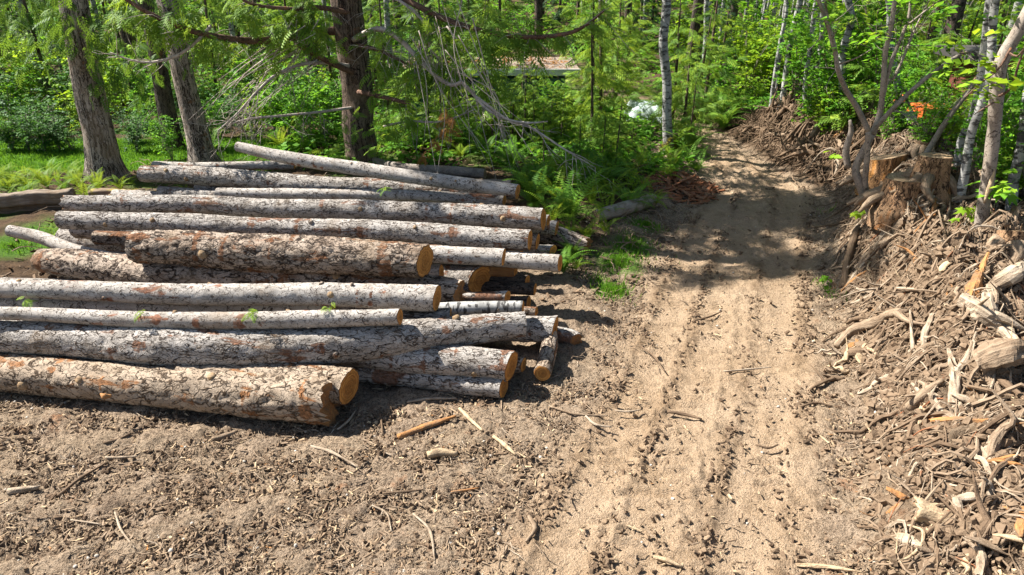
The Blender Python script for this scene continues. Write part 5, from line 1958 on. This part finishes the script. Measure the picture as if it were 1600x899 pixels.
px_root([(1306, 542, .0), (1330, 528, .10), (1368, 520, .14), (1395, 505, .13), (1418, 494, .06)], [5, 7, 8, 8, 5], 'root', 'tan root arching over the track edge')
px_root([(1318, 556, .03), (1350, 556, .06), (1378, 548, .05)], [6, 7, 4], 'rootdark', 'stubby brown root tucked under the tan arching root')
px_root([(1330, 548, .02), (1355, 560, .04), (1400, 590, .03)], [2.5, 2.5, 2], 'rootpale', 'straight pale thin root slanting below the tan arching root', fork=0)
px_root([(1338, 428, .06), (1360, 408, .12), (1380, 392, .12), (1396, 372, .05)], [6, 7, 6, 4], 'root', 'brown root slanting up the bank under the overhang')
px_root([(1318, 452, .02), (1322, 420, .16), (1332, 385, .24), (1340, 372, .2)], [6, 6, 5, 3], 'rootdark', 'dark root standing upright at the track edge')
px_root([(1418, 646, .05), (1445, 625, .09), (1470, 606, .08)], [8, 8, 6], 'root', 'stout grey root stub sticking out of the lower bank')
px_root([(1442, 668, .05), (1490, 666, .07), (1530, 668, .06), (1570, 662, .06)], [5, 5, 4, 3], 'torn', 'reddish root lying level across the lower bank')
px_root([(1538, 745, .03), (1545, 715, .09), (1560, 690, .12), (1605, 652, .12)], [6, 8, 8, 6], 'root', 'crooked tan root climbing towards the picture edge')
px_root([(1392, 455, .04), (1430, 462, .06), (1482, 484, .04)], [2, 3, 2.5], 'rootpale', 'slender pale stick on the middle of the bank', fork=1)
px_root([(1404, 846, .03), (1425, 856, .05), (1450, 872, .04)], [8, 9, 6], 'rootpale', 'short pale chunk of wood low on the bank', fork=0, cat='wood chunk', name='wood_chunk')
px_root([(1244, 886, .02), (1290, 891, .03), (1345, 897, .02)], [2.5, 3.5, 2.5], 'splinter', 'pale split stick at the bottom edge of the track', fork=0, cat='stick', name='stick')
px_root([(1528, 905, .02), (1530, 875, .06), (1522, 850, .05)], [6, 7, 4], 'rootpale', 'chalky upright root near the bottom corner of the bank')
px_root([(1420, 535, .02), (1425, 560, .05), (1418, 500, .12)], [4, 5, 3], 'rootpale', 'bleached upright splinter in the middle of the bank', fork=1)
px_root([(1455, 500, .06), (1440, 540, .08), (1445, 575, .05)], [4, 5, 3], 'rootpale', 'bleached twisted root running down the middle bank')
px_root([(1412, 345, .05), (1450, 320, .08), (1475, 305, .06)], [3, 3, 2.5], 'rootpale', 'pale root slanting before the broad cut stump', fork=0)
px_root([(1380, 228, .05), (1420, 222, .09), (1455, 208, .08), (1490, 207, .05)], [5, 5, 4, 2], 'root', 'long tan root lying over the bank top behind the stumps')
px_root([(1560, 600, .05), (1600, 640, .08)], [6, 5], 'rootdark', 'dark root stub by the thick brown root log', fork=1)

# hollow broken shell of a rotten log
p = P(1470, 806)
b = MB()
n_, seg = 16, 14
th = np.linspace(-.2, math.pi + .25, seg)
S, TH = np.meshgrid(np.linspace(-.17, .2, n_), th, indexing='ij')
rr = (.085 + .02 * fbm(np.stack([S.ravel() * 9, TH.ravel() * 2, 0 * S.ravel()], -1), 2).reshape(S.shape))
Vo = np.stack([S + .04 * perlin(np.stack([TH.ravel() * 3, 0 * S.ravel(), S.ravel()], -1)).reshape(S.shape), rr * np.cos(TH), rr * np.sin(TH) * .9], -1).reshape(-1, 3)
Vi = np.stack([S, rr * .72 * np.cos(TH), rr * .72 * np.sin(TH) * .9], -1).reshape(-1, 3)
I = (np.arange(n_ - 1)[:, None] * seg + np.arange(seg - 1)[None]).ravel()
Fo = np.stack([I, I + 1, I + seg + 1, I + seg], -1)
b.add(Vo, Fo); b.add(Vi, Fo[:, ::-1])
m0, m1 = np.arange(seg - 1), (n_ - 1) * seg + np.arange(seg - 1)
off = n_ * seg
b2 = np.concatenate([np.stack([m0, m0 + off, m0 + 1 + off, m0 + 1], -1), np.stack([m1, m1 + 1, m1 + 1 + off, m1 + off], -1)])
b.F.append(b2); b.Rn.append(np.full(len(b2), .5))
o = b.build('rotten_log_shell', M['splinter'])
o.location = (p.x, p.y, p.z - .01)
o.rotation_euler = (.55, .1, -.35)
tag(o, 'hollow yellowish shell of a rotten log lying open on the lower bank', 'log shell')

rs = np.random.RandomState(61)
kinds = [('root', 'tan torn root'), ('rootpale', 'bleached torn root'), ('rootdark', 'dark soil-caked root'), ('torn', 'orange torn root'), ('splinter', 'pale splintered root')]
for i in range(235):
    px, py = rs.uniform(1300, 1640), rs.uniform(335, 890) if i < 130 else rs.uniform(350, 620)
    if px < 1300 + max(0, (py - 560) * .42):
        px = rs.uniform(1300 + max(0, (py - 560) * .42), 1640)
    p = P(px, py)
    m_, lk = kinds[rs.choice(5, p=[.34, .26, .24, .07, .09])]
    L = rs.uniform(.16, .5) * (1.7 if rs.rand() < .18 else 1)
    r = rs.uniform(.010, .026) * (1.4 if rs.rand() < .2 else 1)
    root_piece(root_path(rs, p, rs.uniform(0, 6.28), L, rs.uniform(-.02, .10), .7, 6), [r * .7, r * 1.25, r * .8, r * .9, r * .3], m_, lk, 'root', 100 + i, rs.randint(0, 3))
for i in range(26):
    p = P(rs.uniform(1375, 1490), rs.uniform(296, 350))
    m_, lk = kinds[rs.choice(5, p=[.4, .2, .3, .05, .05])]
    L = rs.uniform(.25, .7)
    r = rs.uniform(.012, .030)
    root_piece(root_path(rs, p, rs.uniform(0, 6.28), L, rs.uniform(.02, .16), .6, 6), [r * .7, r * 1.25, r * .8, r * .9, r * .3], m_, lk, 'root', 500 + i, rs.randint(0, 3))
for i in range(62):
    u = rs.rand()
    x = np.interp(u, [0, .5, 1], [6.9, 6.8, 7.2]) + rs.uniform(-.8, 1.1)
    y = np.interp(u, [0, .5, 1], [17.6, 15.6, 13.6]) + rs.uniform(-.7, .6)
    m_, lk = kinds[rs.choice(5, p=[.16, .02, .78, .03, .01])]  # mostly rootdark: the heap's shade is put into the root colour
    L = rs.uniform(.4, 1.3)
    r = rs.uniform(.02, .055)
    root_piece(root_path(rs, (x, y, 0), rs.uniform(0, 6.28), L, rs.uniform(.05, .38)), [r, r * 1.1, r * .8, r * .3], m_, lk + ' on the far heap', 'root', 300 + i, rs.randint(0, 3), grp='torn roots on the far debris heap')


def stuff_tubes(name, m_, label, pts_fn, n, Lr, rr, seed, lift=.06, seg=4):
    rs = np.random.RandomState(seed)
    b = MB()
    P0 = pts_fn(rs, n)
    steps = 4
    a = rs.uniform(0, 2 * math.pi, n)
    L = rs.uniform(*Lr, n)
    xs, ys = [P0[:, 0]], [P0[:, 1]]
    for k in range(steps):
        a = a + rs.normal(0, .32, n)
        xs.append(xs[-1] + np.cos(a) * L / steps)
        ys.append(ys[-1] + np.sin(a) * L / steps)
    X, Y = np.array(xs), np.array(ys)
    Z = hs(X.ravel(), Y.ravel()).reshape(X.shape) + lift * rs.rand(n)[None] * np.sin(np.linspace(.2, 2.9, steps + 1))[:, None] + rs.normal(0, .012, X.shape) + .012
    r = rs.uniform(*rr, n)
    for i in range(n):
        b.tube(np.stack([X[:, i], Y[:, i], Z[:, i]], -1), [r[i], r[i] * .9, r[i] * .3], seg, L[i] / 5, None, True, rs.rand())
    o = b.build(name, M[m_], None, False)
    tag(o, label, 'debris', None, 'stuff')
    return o


def on_bank(rs, n):
    y = rs.uniform(3.4, 13, n * 2)
    xl_, xr_ = road_edges(y)
    x = xr_ + .15 + np.abs(rs.normal(0, 1.5, n * 2)) + .25
    k = rs.rand(n * 2) < np.clip((x - xr_) / .9, .15, 1)
    return np.stack([x[k], y[k]], -1)[:n]


def on_heap(rs, n):
    u = rs.rand(n)
    return np.stack([np.interp(u, [0, .5, 1], [6.9, 6.9, 7.3]) + rs.uniform(-.95, 1.3, n), np.interp(u, [0, .5, 1], [17.8, 15.6, 13.3]) + rs.uniform(-.8, .8, n)], -1)


def on_clear(rs, n):
    y = 3.4 + 5.0 * rs.rand(n * 3) ** 1.2
    xl_, xr_ = road_edges(y)
    x = xl_ + .25 - np.abs(rs.uniform(0, 6.5, n * 3))
    k = (y < 5.5 + .10 * np.abs(x + 2) + .6 * (x > 0)) | ((x > .5) & (y < 9.5))
    return np.stack([x[k], y[k]], -1)[:n]


def nbank(rs, n):
    q = on_bank(rs, n)
    return q


stuff_tubes('root_tangle', 'root', 'tangle of finger-thick brown roots packed over the torn bank', on_bank, 420, (.18, .6), (.008, .020), 11, .17, 5)
stuff_tubes('dark_root_tangle', 'rootdark', 'tangle of finger-thick dark roots packed over the torn bank', on_bank, 360, (.18, .6), (.008, .022), 12, .13, 5)
stuff_tubes('pale_root_tangle', 'rootpale', 'bleached finger-thick roots packed over the torn bank', on_bank, 160, (.15, .5), (.007, .016), 16, .17, 5)
stuff_tubes('fine_roots', 'root', 'tangle of fine tan roots all over the torn bank', on_bank, 2100, (.06, .42), (.003, .011), 1, .10)
stuff_tubes('bleached_rootlets', 'rootpale', 'scatter of bleached rootlets over the torn bank', on_bank, 1400, (.05, .36), (.003, .010), 2, .11)
stuff_tubes('dark_rootlets', 'rootdark', 'tangle of dark rootlets over the torn bank', on_bank, 1700, (.06, .4), (.003, .013), 3, .09)
stuff_tubes('red_rootlets', 'redbark', 'scatter of red-brown rootlets over the torn bank', on_bank, 380, (.06, .35), (.003, .010), 13, .09)
stuff_tubes('heap_roots', 'rootdark', 'tangle of shade-darkened roots all over the far debris heap', on_heap, 700, (.2, .9), (.006, .02), 4, .30)
stuff_tubes('heap_rootlets', 'rootdark', 'tangle of shade-toned roots all over the far debris heap', on_heap, 420, (.2, .9), (.006, .018), 5, .30)  # heap shade painted in through the dark root material
stuff_tubes('twig_litter', 'root', 'scatter of small twigs on the churned clearing', on_clear, 1700, (.05, .26), (.002, .006), 6, .02, 4)
stuff_tubes('pale_twig_litter', 'rootpale', 'scatter of small bleached twigs on the churned clearing', on_clear, 420, (.04, .24), (.002, .006), 7, .02, 4)


# chips, clods and pebbles
def sliver():
    V = np.array([[-.5, -.12, -.06], [-.42, .13, -.05], [-.45, .10, .06], [-.5, -.10, .05], [.4, -.09, -.05], [.55, .05, -.03], [.5, .06, .05], [.45, -.08, .06]])
    return V, np.array([[0, 1, 2, 3], [4, 7, 6, 5], [0, 4, 5, 1], [3, 2, 6, 7], [0, 3, 7, 4], [1, 5, 6, 2]])


def lump(seed):
    g = np.linspace(-1, 1, 4)
    pts, faces, idx = [], [], {}
    def vid(p):
        k = tuple(np.round(p, 4))
        if k not in idx:
            idx[k] = len(pts); pts.append(p)
        return idx[k]
    for ax in range(3):
        for sg in (-1, 1):
            for i in range(3):
                for j in range(3):
                    q = []
                    for (u, v) in ((g[i], g[j]), (g[i + 1], g[j]), (g[i + 1], g[j + 1]), (g[i], g[j + 1])):
                        p = [0, 0, 0]
                        p[ax] = sg; p[(ax + 1) % 3] = u; p[(ax + 2) % 3] = v
                        q.append(vid(p))
                    faces.append(q if sg > 0 else q[::-1])
    V = np.array(pts, float)
    V /= np.linalg.norm(V, axis=1)[:, None]
    V *= (1 + .28 * fbm(V * 1.6 + seed * 5, 2))[:, None]
    V[:, 2] *= .68
    return V * .5, np.array(faces)


SLV, SLF = sliver()


def strew(name, m_, label, TV, TF, q, size, seed, sink=.1, flat=.25, smooth=False):
    rs = np.random.RandomState(seed)
    n = len(q)
    s = size[0] + (size[1] - size[0]) * rs.rand(n) ** 2.4 * 1.25
    z = hs(q[:, 0], q[:, 1]) + s * sink
    d = rnd_dirs(rs, n, -flat, flat)
    V, Fq, rn = scatter(TV, TF, orient(d, rs.normal(0, flat, n)), s, np.stack([q[:, 0], q[:, 1], z + .008], -1), rs.rand(n), .02, rs)
    o = link(name, V, Fq, M[m_], None, V, rn, smooth)
    tag(o, label, 'debris', None, 'stuff')
    return o


def everywhere(rs, n, road_share=.18):
    y = 3.35 + 8.5 * rs.rand(n * 4) ** 1.5
    x = rs.uniform(-.80, .80, n * 4) * (y * .93 + 1.7)
    xl_, xr_ = road_edges(y)
    onroad = (x > xl_) & (x < xr_)
    pile = (x < .9) & (y > 5.7 + .08 * np.maximum(0, -x - 2)) & (y > 6.2 - .3 * (x < -1.5))
    clump = fbm(np.stack([x * 1.3, y * 1.3, 0 * x + 2], -1), 3)
    k = ~pile & (~onroad | (rs.rand(n * 4) < road_share)) & (rs.rand(n * 4) < .38 + 1.7 * clump)
    return np.stack([x[k], y[k]], -1)[:n]


rs = np.random.RandomState(8)
strew('wood_chips', 'splinter', 'pale wood chips strewn over the churned soil', SLV, SLF, everywhere(rs, 2600, .10), (.015, .06), 1, .05, .3)
strew('bark_chips', 'rootdark', 'dark bark chips strewn over the churned soil', SLV, SLF, everywhere(rs, 6500, .25), (.012, .06), 2, .05, .4)
strew('tan_chips', 'root', 'tan wood chips strewn over the churned soil', SLV, SLF, everywhere(rs, 5000, .15), (.012, .06), 3, .05, .4)
strew('orange_chips', 'torn', 'orange wood chips strewn over the churned soil', SLV, SLF, everywhere(rs, 900, .06), (.012, .05), 4, .05, .3)
L1, L1F = lump(1)
L2, L2F = lump(2)
M['clod'] = wood_mat('soil_clod', (.29, .205, .13), (.19, .13, .08), 6)
M['darkclod'] = wood_mat('shade_toned_soil_clod', (.22, .155, .10), (.12, .08, .05), 6)  # darker clod copy: shade of bank and heap put into its colour
strew('soil_clods', 'clod', 'crumbled clods of soil over the clearing, track and bank', L1, L1F, everywhere(rs, 5000, .10), (.008, .036), 5, .12, .9)
strew('pebbles', 'pebble', 'pale pebbles scattered in the soil', L2, L2F, everywhere(rs, 420, .35), (.010, .032), 6, .2, .6, True)
q = on_bank(rs, 6000)
strew('bank_clods', 'darkclod', 'crumbled clods of soil on the torn bank', L1, L1F, q, (.012, .08), 7, .15, .9)
q = on_bank(rs, 4200)
strew('bank_splinters', 'rootdark', 'dark splinters strewn on the torn bank', SLV, SLF, q, (.025, .15), 8, .1, .5)
q = on_bank(rs, 1700)
strew('bleached_splinters', 'splinter', 'bleached splinters strewn on the torn bank', SLV, SLF, q, (.02, .12), 9, .1, .5)
q = on_heap(rs, 900)
strew('heap_clods', 'darkclod', 'shade-darkened clods of soil on the far debris heap', L1, L1F, q, (.03, .14), 10, .2, .9)
CRV = np.array([[x, y, z] for x in (-.9, .9) for y in (-.4, .4) for z in (-.28, .28)], float) + np.random.RandomState(3).uniform(-.22, .22, (8, 3))
CRF = np.array([[0, 1, 3, 2], [4, 6, 7, 5], [0, 4, 5, 1], [2, 3, 7, 6], [0, 2, 6, 4], [1, 5, 7, 3]])


def broad(rs, n):
    y = 2.8 + 8.5 * rs.rand(n * 4) ** 1.6
    x = rs.uniform(-.80, .80, n * 4) * (y * .93 + 1.7)
    xl_, xr_ = road_edges(y)
    pile = (x < .9) & (y > 5.7 + .08 * np.maximum(0, -x - 2)) & (y > 6.2 - .3 * (x < -1.5))
    k = ~pile & ((x < xl_) | (x > xr_) | (rs.rand(n * 4) < .10)) & (rs.rand(n * 4) < .65 + 1.0 * fbm(np.stack([x * 2.6, y * 2.6, 0 * x + 8], -1), 3))
    return np.stack([x[k], y[k]], -1)[:n]


def rut_lines(rs, n):
    y = 3.4 + 10 * rs.rand(n) ** 1.5
    xl_, xr_ = road_edges(y)
    off = np.array([-.98, -.40, .32, .93, -1.1, 1.05])[rs.randint(0, 6, n)]
    x = (xl_ + xr_) / 2 + off + rs.normal(0, .045, n)
    k = rs.rand(n) < .5 + 1.6 * fbm(np.stack([x * .9, y * 1.2, 0 * x + 4], -1), 3)
    return np.stack([x[k], y[k]], -1)


strew('bark_shreds', 'root', 'long tan bark shreds strewn over the churned soil', SLV * [1, .5, .5], SLF, broad(rs, 5200), (.03, .13), 14, .04, .25)
strew('pale_shreds', 'splinter', 'long pale wood shreds strewn over the churned soil', SLV * [1, .5, .5], SLF, broad(rs, 2200), (.025, .11), 15, .04, .25)
strew('soil_crumbs', 'clod', 'angular crumbs of brown soil over the clearing', CRV, CRF, broad(rs, 11000), (.006, .026), 21, .12, .9)
strew('dark_crumbs', 'rootdark', 'angular crumbs of dark humus over the clearing', CRV, CRF, broad(rs, 11000), (.006, .030), 22, .12, .9)
strew('pale_crumbs', 'splinter', 'pale flecks of wood and stone over the clearing', CRV, CRF, broad(rs, 4200), (.006, .024), 23, .12, .9)
strew('rut_crumbs', 'rootdark', 'dark crumbs lined up along the wheel ruts of the track', CRV, CRF, rut_lines(rs, 4500), (.006, .030), 24, .1, .9)
strew('rut_clods', 'clod', 'brown clods lined up along the wheel ruts of the track', CRV, CRF, rut_lines(rs, 2600), (.006, .034), 25, .1, .9)
q = on_bank(rs, 16000)
strew('bank_crumbs', 'darkclod', 'angular crumbs of shade-toned brown soil on the torn bank', CRV, CRF, q, (.012, .07), 26, .15, .9)
q = on_bank(rs, 6000)
strew('bank_dark_crumbs', 'rootdark', 'angular crumbs of dark humus on the torn bank', CRV, CRF, q, (.012, .06), 27, .15, .9)
# flat torn slabs of wood lying on the bank
rs_ = np.random.RandomState(88)
for i in range(34):
    px, py = rs_.uniform(1330, 1610), rs_.uniform(370, 880)
    px = max(px, 1320 + max(0, (py - 560) * .42))
    p = P(px, py)
    L, wd = rs_.uniform(.14, .42), rs_.uniform(.03, .09)
    b = MB()
    b.tube([(-L / 2, 0, 0), (-L * .2, rs_.normal(0, .02), .01), (L * .2, rs_.normal(0, .02), .015), (L / 2, 0, 0)], [wd * .35, wd * .6, wd * .55, wd * .15], 9, L / 14,
           lambda s, th, r: .45 * perlin(np.stack([s * 7 + i, np.cos(th) * 1.8, np.sin(th) * 1.8], -1)) + .25 * perlin(np.stack([s * 26, np.cos(th) * 3, np.sin(th) * 3 + i], -1)))
    m_, lk = [('splinter', 'pale torn wood slab'), ('root', 'tan torn wood slab'), ('rootpale', 'bleached torn wood slab'), ('torn', 'orange torn wood slab')][rs_.choice(4, p=[.3, .4, .2, .1])]
    o = b.build('torn_wood', M[m_])
    o.scale = (1, 1, .4)
    o.location = (p.x, p.y, p.z + .035)
    o.rotation_euler = (rs_.normal(0, .3), rs_.normal(0, .35), rs_.uniform(0, 6.28))
    AUTO.append((o, lk, 'root', 'torn wood slabs on the bank', p))
# sprigs of living green caught on the logs
for k, (px, py, z, sz, lab) in enumerate(((42, 470, .80, .16, 'bright green sprig caught between the pale logs at the picture edge'), (221, 489, .90, .10, 'tiny green sprig on the thin smooth log'),
                                          (395, 492, .92, .14, 'feathery green sprig lying across the thin smooth log'), (600, 297, .85, .16, 'feathery green sprig on the knotty log at the rear'), (513, 484, .9, .08, 'tiny green sprig under the white plated log'))):
    p = PZ(px, py, z)
    n = 7
    V, Fq, rn = scatter(FRV, FRF, orient(rnd_dirs(rs_, n, -.5, .1), rs_.normal(0, .5, n)), sz * rs_.uniform(.6, 1.1, n), rs_.normal(0, .02, (n, 3)), rs_.rand(n), rs=rs_)
    o = link('green_sprig', V, Fq, M['frondlight'], None, None, rn, False)
    o.location = (p.x, p.y - .02, p.z + .03)
    tag(o, lab, 'sprig', 'green sprigs on the logs')
# needle and twig litter in the gaps round the pile
def gaps(rs, n):
    y = rs.uniform(8, 15, n * 3)
    xl_, _ = road_edges(y)
    x = rs.uniform(-8, 4, n * 3)
    k = (x < xl_ + .1) & ((x > .3) | (x < -5.5) | (y > 11.5))
    return np.stack([x[k], y[k]], -1)[:n]


strew('forest_litter', 'rootdark', 'dark bark and twig litter on the forest floor round the pile', SLV, SLF, gaps(rs, 1800), (.04, .16), 11, .1, .5)
stuff_tubes('forest_twigs', 'root', 'dead twigs on the forest floor round the pile', gaps, 500, (.15, .7), (.003, .010), 12, .12, 4)

# red bark flakes heaped beside the track
p = P(1062, 292)
rs = np.random.RandomState(15)
n = 420
a = rs.uniform(0, 2 * math.pi, n)
rr = np.sqrt(rs.rand(n))
q = np.stack([p.x + .75 * rr * np.cos(a), p.y + .95 * rr * np.sin(a)], -1)
hh = .22 * (1 - rr ** 1.2) * rs.rand(n)
V, Fq, rn = scatter(SLV, SLF, orient(rnd_dirs(rs, n, -.3, .3), rs.normal(0, .5, n)), rs.uniform(.06, .30, n), np.stack([q[:, 0], q[:, 1], hs(q[:, 0], q[:, 1]) + hh + .02], -1), rs.rand(n), .05, rs)
o = link('bark_heap', V, Fq, M['redbark'], None, V, rn, False)
tag(o, 'low heap of red-brown bark flakes beside the track', 'bark heap', None, 'stuff')

# single sticks lying on the clearing and track
STK = [
    ((622, 688), (665, 672), (712, 655), 5.5, 'torn', 'thick slab of orange bark lying before the slim ground log'), ((636, 633), (670, 628), (712, 627), 2.4, 'rootpale', 'pale straight stick parallel to the slim ground log'),
    ((718, 643), (735, 660), (754, 678), 3.2, 'splinter', 'pale splinter pointing at the slim ground log end'), ((771, 687), (788, 700), (806, 716), 3.4, 'splinter', 'pale splinter below the stout log end shadow'),
    ((668, 716), (690, 712), (715, 714), 7, 'splinter', 'flat tan chunk of wood on the clearing'), ((646, 808), (672, 835), (680, 886), 2.2, 'rootpale', 'long bent bleached twig near the bottom edge of the clearing'),
    ((582, 795), (605, 808), (612, 836), 1.6, 'rootpale', 'thin bent twig beside the long bleached twig'), ((92, 780), (128, 752), (168, 728), 2.8, 'rootdark', 'dark stick slanting over the soil below the frontmost log'),
    ((14, 773), (38, 770), (62, 767), 5.5, 'rootpale', 'white chunk of wood at the clearing edge'), ((163, 697), (185, 693), (206, 682), 3, 'rootdark', 'brown stick in the shadowless soil under the frontmost log'),
    ((166, 720), (190, 720), (216, 718), 2, 'rootpale', 'pale twig just under the brown stick'), ((112, 818), (140, 822), (160, 825), 1.5, 'rootpale', 'thin pale twig on the soil'),
    ((181, 806), (190, 832), (212, 862), 1.8, 'rootpale', 'pale crooked twig on the open soil'), ((705, 775), (722, 772), (748, 768), 2.4, 'torn', 'reddish stick in a little heap of splinters'),
    ((960, 646), (980, 648), (1002, 645), 1.6, 'rootpale', 'pale twig on the track margin'), ((1042, 648), (1068, 652), (1096, 660), 3, 'rootdark', 'dark stick lying across the track ruts'),
    ((1020, 876), (1042, 882), (1066, 892), 4, 'splinter', 'tan split wood at the bottom of the track'), ((528, 676), (545, 662), (556, 646), 2, 'rootpale', 'pale twig leaning on the torn end of the frontmost log'),
    ((594, 650), (597, 668), (598, 684), 1.8, 'rootdark', 'short upright dark twig near the torn log end'), ((598, 776), (630, 774), (662, 770), 2.4, 'rootdark', 'dark straight stick in the middle of the clearing'),
    ((826, 812), (836, 832), (822, 852), 4, 'root', 'forked tan root on the clearing beside the track'), ((1000, 545), (1020, 560), (1038, 585), 1.5, 'rootdark', 'thin dark twig on the sunlit track'),
    ((1130, 585), (1165, 582), (1205, 578), 1.5, 'rootpale', 'straight pale twig reaching across the track from the bank'), ((1085, 505), (1110, 498), (1128, 490), 1.6, 'rootdark', 'forked dark twig on the sunny track just clear of the tree shade'),
    ((332, 690), (352, 686), (372, 678), 4, 'root', 'stubby tan stick below the frontmost log'), ((480, 700), (520, 712), (560, 735), 2.4, 'rootpale', 'long pale twig on the soil below the torn log end'),
    ((860, 640), (900, 652), (950, 655), 2, 'root', 'tan stick on the track margin below the round billet'), ((1250, 640), (1275, 634), (1300, 640), 2.2, 'rootdark', 'dark stick at the foot of the lower bank'),
    ((1180, 700), (1200, 705), (1215, 700), 2, 'rootdark', 'short dark stick in the sunny track'), ((915, 655), (930, 668), (955, 672), 2, 'rootpale', 'bent pale twig by the track ruts'),
]
for k, (a, b_, c, r, m_, lab) in enumerate(STK):
    pts = [V3(P(*q)) + [0, 0, .035] for q in (a, b_, c)]
    b = MB()
    o0 = pts[0].copy()
    b.tube([p_ - o0 for p_ in pts], [r * mpp(pts[0]) * .8, r * mpp(pts[0]), r * mpp(pts[0]) * .5], 8, .03, gnarl(k))
    o = b.build('stick', M[m_])
    o.location = o0
    tag(o, lab, 'stick', 'loose sticks on the soil')


# ------------------------------------------------------------------ grass
def blades(name, q, Hh, wd, m_, seed, label, cat):
    rs = np.random.RandomState(seed)
    n = len(q)
    z = hs(q[:, 0], q[:, 1])
    a = rs.uniform(0, 2 * math.pi, n)
    d = np.stack([np.cos(a) * rs.uniform(.1, .8, n), np.sin(a) * rs.uniform(.1, .8, n), np.ones(n)], -1)
    TV = np.array([[0, -.5 * wd / Hh, 0], [0, .5 * wd / Hh, 0], [.6, .3 * wd / Hh, .02], [1.0, 0, .12]])
    V, Fq, rn = scatter(TV, np.array([[0, 1, 2, 3]]), orient(d, a), Hh * rs.uniform(.5, 1.2, n), np.stack([q[:, 0], q[:, 1], z - .01], -1), rs.rand(n), .05, rs)
    o = link(name, V, Fq, M[m_], None, None, rn, False)
    tag(o, label, cat, None, 'stuff')


rs = np.random.RandomState(31)
n = 26000
y = rs.uniform(14.1, 17.1, n)
x = -5.1 - rs.rand(n) * (y * .86 - 4.0)
blades('lawn_grass', np.stack([x, y], -1), .09, .02, 'grass', 1, 'short bright lawn grass beyond the leaning cedar', 'grass')
qs = []
for (px, py, rx, ry, n) in ((965, 410, 38, 24, 900), (958, 455, 28, 14, 700), (990, 385, 38, 20, 500), (20, 385, 60, 18, 400), (1010, 352, 30, 10, 300), (935, 440, 20, 15, 200), (1290, 455, 12, 25, 120), (1345, 352, 14, 10, 80), (1300, 330, 20, 10, 60)):
    c = P(px, py)
    a = rs.uniform(0, 2 * math.pi, n)
    r = np.abs(rs.normal(0, .62, n))
    qs.append(np.stack([c.x + np.cos(a) * r * rx * mpp(c), c.y + np.sin(a) * r * ry * mpp(c) / .42], -1))
blades('grass_patches', np.concatenate(qs), .10, .012, 'grass', 2, 'small bright green grass patches between ferns and track', 'grass')

# ------------------------------------------------------------------ labels for the many
ORD = ['first', 'second', 'third', 'fourth', 'fifth', 'sixth', 'seventh', 'eighth', 'ninth', 'tenth', 'eleventh', 'twelfth', 'thirteenth', 'fourteenth', 'fifteenth', 'sixteenth', 'seventeenth', 'eighteenth', 'nineteenth', 'twentieth']


def place(o, cat, p):
    px, py = proj(p)
    if cat == 'root':
        if p.y > 12.5:
            return 'near its top' if py < 215 else 'at its foot' if py > 250 else 'on its flank'
        if py < 400:
            return 'below the cut stumps' if px < 1480 else 'by the brown maple stem'
        if py < 520:
            return 'on the track side of the upper bank' if px < 1420 else 'near the upright orange slab'
        if py < 650:
            return 'below the tan arching root' if px < 1440 else 'round the thick brown root log'
        return 'at the track margin' if px < 1440 else 'round the hollow log shell'
    if cat == 'fern':
        if px < 400:
            return 'on the timber edging' if py < 340 else 'by the bent bare pole'
        if px < 800:
            return 'behind the pile'
        if py < 290:
            return 'under the white alder'
        return 'on the bank between pile and track' if py < 365 else 'by the grass patches'
    if p.y > 25:
        z = ['beyond the lawn', 'behind the leaning cedars', 'behind the big dark cedar', 'behind the hidden shed', 'beyond the track end', 'on the sunlit slope', 'up the slope behind the stumps', 'up the slope at the cabin']
    else:
        z = ['at the back of the lawn', 'behind the leaning cedars', 'around the big dark cedar', 'before the hidden shed', 'around the pale tarp', 'behind the far debris heap', 'behind the cut stumps', 'among the white alders']
    k = int(np.searchsorted([180, 380, 620, 900, 1130, 1300, 1470], px))
    return z[k]


from collections import defaultdict
G = defaultdict(list)
for it in AUTO:
    o, lk, cat, grp, p = it
    sz = ''
    if cat in ('fern', 'shrub') or lk.startswith(('dark green young', 'sunlit')):
        sz = 'small ' if o.scale[0] < .62 else 'large ' if o.scale[0] > 1.05 else ''
    G[(sz + lk, place(o, cat, p), cat, grp)].append((proj(p)[0], o))
for (lk, pl, cat, grp), lst in G.items():
    lst.sort(key=lambda a: a[0])
    for i, (_, o) in enumerate(lst):
        s_ = f'{lk} {pl}'
        if len(lst) > 1:
            s_ += f', {ORD[i] if i < 20 else i + 1} from the left' if i else ', leftmost there'
        tag(o, s_, cat, grp)
for k in PROTO:   # anything built as a pattern and never placed goes
    for i, o in enumerate(PROTO[k]):
        if (k, i) not in USED:
            for c in [o] + list(o.children_recursive):
                bpy.data.objects.remove(c)
